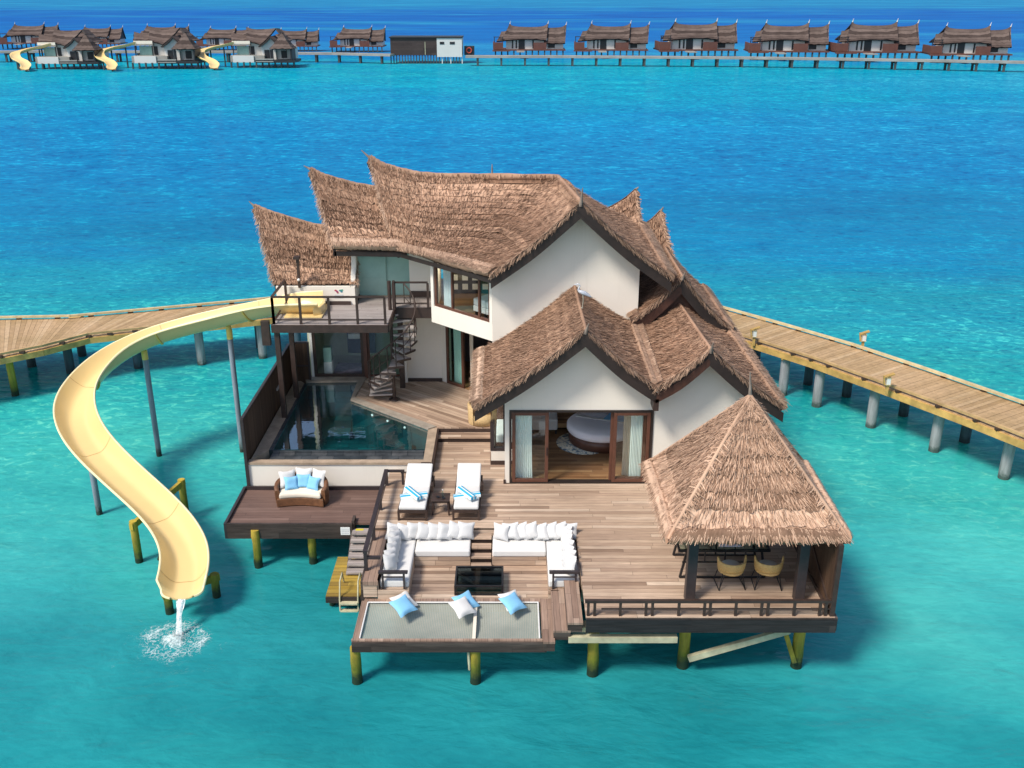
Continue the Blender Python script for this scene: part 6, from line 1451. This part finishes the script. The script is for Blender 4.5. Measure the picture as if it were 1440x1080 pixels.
# slide villas
def villa_b(label, loc, sc):
    t = thing('far_slide_villa', label, 'villa', (0,0,0), 'far villas with slides')
    def bx(name, mat, *bs):
        mb = MB()
        for b in bs: mb.box(*b)
        return mb.build(name, M[mat], t, org=(0,0,0))
    bx('pool_wall', 'far_wall', (-4.6, -.2, -3.8, -3.5, 1.3, 2.9)); bx('pool_terrace', 'far_deck', (-5.2, 2, -3.5, 2, 1.4, 2.9))
    bx('deck', 'far_dark', (.4, 8.6, -5, 2, 1.3, 1.9)); bx('deck_rail', 'far_deck', (.5, 4.2, -5.1, -5.0, 2.0, 2.3), (.5, 4.2, -5.1, -5.0, 1.5, 1.7))
    for i in range(11): x = -5+i*1.32; mb = MB(); mb.box(x-.15, x+.15, -4.0, -3.7, -1, 1.4); mb.build('stilt', M['far_stilt'], t, org=(0,0,0))
    bx('wall', 'far_wall', (-1.8, 1.2, -.8, 4, 2.6, 6.2), (1.2, 4.2, -2.2, 4, 1.9, 5.6), (4.2, 7.6, -1.6, 4, 1.9, 4.6)); bx('glazing', 'frost', (-4.4, -1.9, -.6, -.4, 2.9, 5.0)); bx('balcony', 'far_deck', (-5, -1.2, -1.8, .4, 5.2, 5.5)); bx('balcony_rail', 'cream_fab', (-5, -1.2, -1.85, -1.78, 5.6, 6.3))
    for q in ((-5, -4.8, -1.7, -1.5, 2.9, 5.2), (-1.5, -1.3, -1.7, -1.5, 2.9, 5.2)): bx('post', 'far_dark', q)
    bx('door', 'far_dark', (1.8, 2.9, -2.28, -2.2, 1.9, 4.2)); bx('door', 'far_dark', (-1.4, -.6, -.88, -.8, 3, 5)); bx('window', 'far_dark', (3.0, 3.5, -2.28, -2.2, 2.1, 4.2)); bx('window', 'far_dark', (5.2, 6.4, -1.68, -1.6, 2.2, 4.0))
    V = lambda x, y, z: Vector((x, y, z))
    ra = [V(-2.6,2,9.4), V(-1,2,8.9), V(1.5,2,8.9), V(4,.5,9.2)]; simple_roof(ra, [V(-2.0,-1.7,6.2), V(-.4,-1.9,5.9), V(.8,-2.6,5.6), V(1.2,-3.2,5.4)], t, 60); simple_roof(ra[:3], [V(-2.0,5,6), V(-.4,5,6), V(1.5,5,6)], t, 61)
    simple_roof([V(4,.5,9.2), V(4,4,9.0)], [V(6.6,-.6,6.2), V(6.6,4.5,6.2)], t, 62)
    rc_ = [V(-6,2,8.2), V(-4,2,7.6), V(-1.4,2,7.6)]; simple_roof(rc_, [V(-5.4,-.4,6.2), V(-3.6,-.4,6.2), V(-1.4,-.4,6.2)], t, 63)
    simple_roof([V(3.4,2,7.4), V(3.4,-3.1,7.4)], [V(.8,2,5.0), V(.8,-3.1,5.0)], t, 64); simple_roof([V(3.4,-3.1,7.4), V(3.4,2,7.4)], [V(6,-3.1,5.0), V(6,2,5.0)], t, 65)
    mb = MB(); mb.slab([V(.9,-2.3,4.9), V(3.4,-2.3,7.2), V(5.9,-2.3,4.9)], (0, .2, 0)); mb.build('gable', M['far_wall'], t, org=(0,0,0))
    a = V(6, -3.2, 8.4); cs_ = [V(3.6,-5.3,4.6), V(8.4,-5.3,4.6), V(8.4,-1,4.6), V(3.6,-1,4.6)]
    for i in range(4): simple_roof([a, a+V(.02, .02, 0)], [cs_[i], cs_[(i+1) % 4]], t, 66+i)
    for q in ((4, 4.25, -5, -4.75, 1.9, 4.6), (7.8, 8.05, -5, -4.75, 1.9, 4.6)): bx('pavilion_post', 'far_dark', q)
    bx('pavilion_screen', 'far_dark', (7.9, 8.1, -4.7, -1, 1.9, 4.4))
    t.location = loc; t.scale = (sc, sc, sc*ZK); return t
def far_slide(label, loc, sc):
    t = thing('far_slide', label, 'water slide', (0,0,0), 'far yellow slides')
    pts = catmull([(-4.6,-1,5.6), (-7,-1.2,4.9), (-9.6,-2.2,4.3), (-11.2,-4,3.5), (-10.4,-6.2,2.6), (-8.2,-8,1.8), (-6.9,-9.8,1.0), (-6.7,-11,.5)], 6); rows = []
    for i, p in enumerate(pts):
        d = (pts[min(i+1, len(pts)-1)]-pts[max(i-1, 0)]).normalized(); x = Vector((d.y, -d.x, 0)).normalized()*1.0
        rows.append([p-x*1.0+Vector((0,0,.55)), p-x*.75+Vector((0,0,.12)), p, p+x*.75+Vector((0,0,.12)), p+x+Vector((0,0,.55)), p+x*.8-Vector((0,0,.1)), p-x*.8-Vector((0,0,.1)), p-x+Vector((0,0,.55))])
    mb = MB(); mb.grid(rows); mb.build('chute', M['slide'], t, org=(0,0,0))
    for i in (6, 12, 19, 26, 34, 39): mb = MB(); p = pts[i]; mb.box(p.x-.12, p.x+.12, p.y-.12, p.y+.12, -1, p.z-.12); mb.build('support_pole', M['far_stilt'], t, org=(0,0,0))
    t.location = loc; t.scale = (sc, sc, sc*ZK); return t
bl_ = [(76, 99, 92, 'with the leftmost small yellow slide'), (213, 98.5, 96, 'in the middle of the three with small slides'), (350, 97, 92, 'nearest the back row jetty, rightmost with a slide')]
pB = pS = None
for u, v, wpx, lb in bl_:
    p = far_at(u+9, v-1.5); dpt = p.y*CP+CAMZ*SP; sc = wpx*dpt/FOC/13.8; L = (p.x, p.y+4*sc, 0)
    if pB is None: pB = villa_b('two storey grey roofed villa '+lb, L, sc); pS = far_slide('tiny yellow slide of the distant villa '+lb.replace('with the leftmost small yellow slide', 'farthest left'), (L[0]+2.2, L[1], 0), sc)
    else: dup(pB, L, 0, 'two storey grey roofed villa '+lb, (sc, sc, sc*ZK)); dup(pS, L, 0, 'tiny yellow slide of the distant villa '+('in the middle of three' if 'middle' in lb else 'farthest right of three'), (sc, sc, sc*ZK))
# service building
sv = far_at(600, 89.5); dpt = sv.y*CP+CAMZ*SP; pm = dpt/FOC
x0, xm_, x1 = (550-720)*pm, (615-720)*pm, (650-720)*pm
sb = thing('service_building', 'long flat roofed service building, brown left and white right, on the far jetty', 'building', (sv.x, sv.y, 0))
zt_ = 5.0; mb = MB(); mb.box(x0, xm_, sv.y, sv.y+6, 1.6, zt_-.1); mb.build('brown_wall', m_wood('service_boards', [(.045,.03,.028),(.06,.04,.036),(.075,.052,.045)], .5, 9, plane='xz'), sb)
mb = MB(); mb.box(xm_, x1, sv.y-.15, sv.y+6, 1.3, zt_-.1); mb.build('white_wall', M['far_wall'], sb)
mb = MB(); mb.box(x0-.2, x1+.1, sv.y-.3, sv.y+6.2, zt_-.1, zt_+.15); mb.build('roof', M['far_dark'], sb)
for k in (.12, .2, .52, .62): mb = MB(); x = xm_+(x1-xm_)*k; mb.box(x, x+.5, sv.y-.2, sv.y-.15, 3.7, 4.2); mb.build('window', M['far_dark'], sb)
mb = MB(); x = x0+(xm_-x0)*.74; mb.box(x, x+.12, sv.y-.06, sv.y, 1.7, 4.2); mb.build('downpipe', M['pale_wood'], sb)
for i in range(26): mb = MB(); x = x0+(x1-x0)*i/25; mb.box(x-.1, x+.1, sv.y+.1, sv.y+.3, -1, 1.6); mb.build('stilt', M['far_wall'] if i in (18, 21, 25) else M['far_stilt'], sb)
hut = thing('small_hut', 'small brown hut with a red ring at the right end of service building', 'hut', (x1+1, sv.y+2, 0))
mb = MB(); mb.box(x1+.4, x1+2.4, sv.y+1, sv.y+3, 1.6, 3.3); mb.build('wall', M['far_dark'], hut)
mb = MB(); mb.tube([(x1+1.4+.5*math.cos(k*math.pi/6), sv.y+.93, 2.5+.5*math.sin(k*math.pi/6)) for k in range(13)], .14, 6); mb.build('life_ring', m_plain('life_ring_red', (.5,.06,.03), .6), hut)
# far jetty
def jetty(label, pts, z, wd):
    t = thing('far_jetty', label, 'jetty', (pts[0].x, pts[0].y, 0), 'far jetties'); mb = MB(); mp = []
    for a, b in zip(pts[:-1], pts[1:]): mb.beam((a.x, a.y, z-.2), (b.x, b.y, z-.2), wd, .4)
    mb.build('deck', M['far_deck'], t)
    tot = sum((b-a).length for a, b in zip(pts[:-1], pts[1:])); n = int(min(48, tot/4.5)); acc = 0; proto = None
    for i in range(n):
        d = tot*(i+.5)/n; k = 0
        while k < len(pts)-2 and d > (pts[k+1]-pts[k]).length: d -= (pts[k+1]-pts[k]).length; k += 1
        p = pts[k].lerp(pts[k+1], d/(pts[k+1]-pts[k]).length)
        if proto is None:
            m2 = MB(); m2.box(-.18, .18, -wd*.42, -wd*.42+.36, -1, z-.4); m2.box(-.18, .18, wd*.42-.36, wd*.42, -1, z-.4); m2.box(-.2, .2, -wd*.45, wd*.45, z-.75, z-.4); proto = m2.build('trestle', M['far_stilt'], t, org=(0,0,0)); q = proto
        else: q = proto.copy(); COL.objects.link(q)
        q.location = Vector((p.x, p.y, 0))-t.location
    return t
jetty('long pale jetty in front of the right hand villas', [WZ(u, v, 1.9) for u, v in ((655,78.0),(800,78.2),(930,79.0),(1060,80),(1180,81.5),(1300,83.5),(1470,86.5))], 1.9, 2.4)
jetty('pale jetty between the slide villas and the service building', [WZ(u, v, 1.9) for u, v in ((396,73.5),(470,74),(552,76))], 1.9, 2.2)
jetty('jetty behind the slide villas on the far left', [WZ(u, v, 2.2) for u, v in ((-40,72),(60,71),(200,71.5),(330,71.5),(400,71))], 2.2, 2.6)
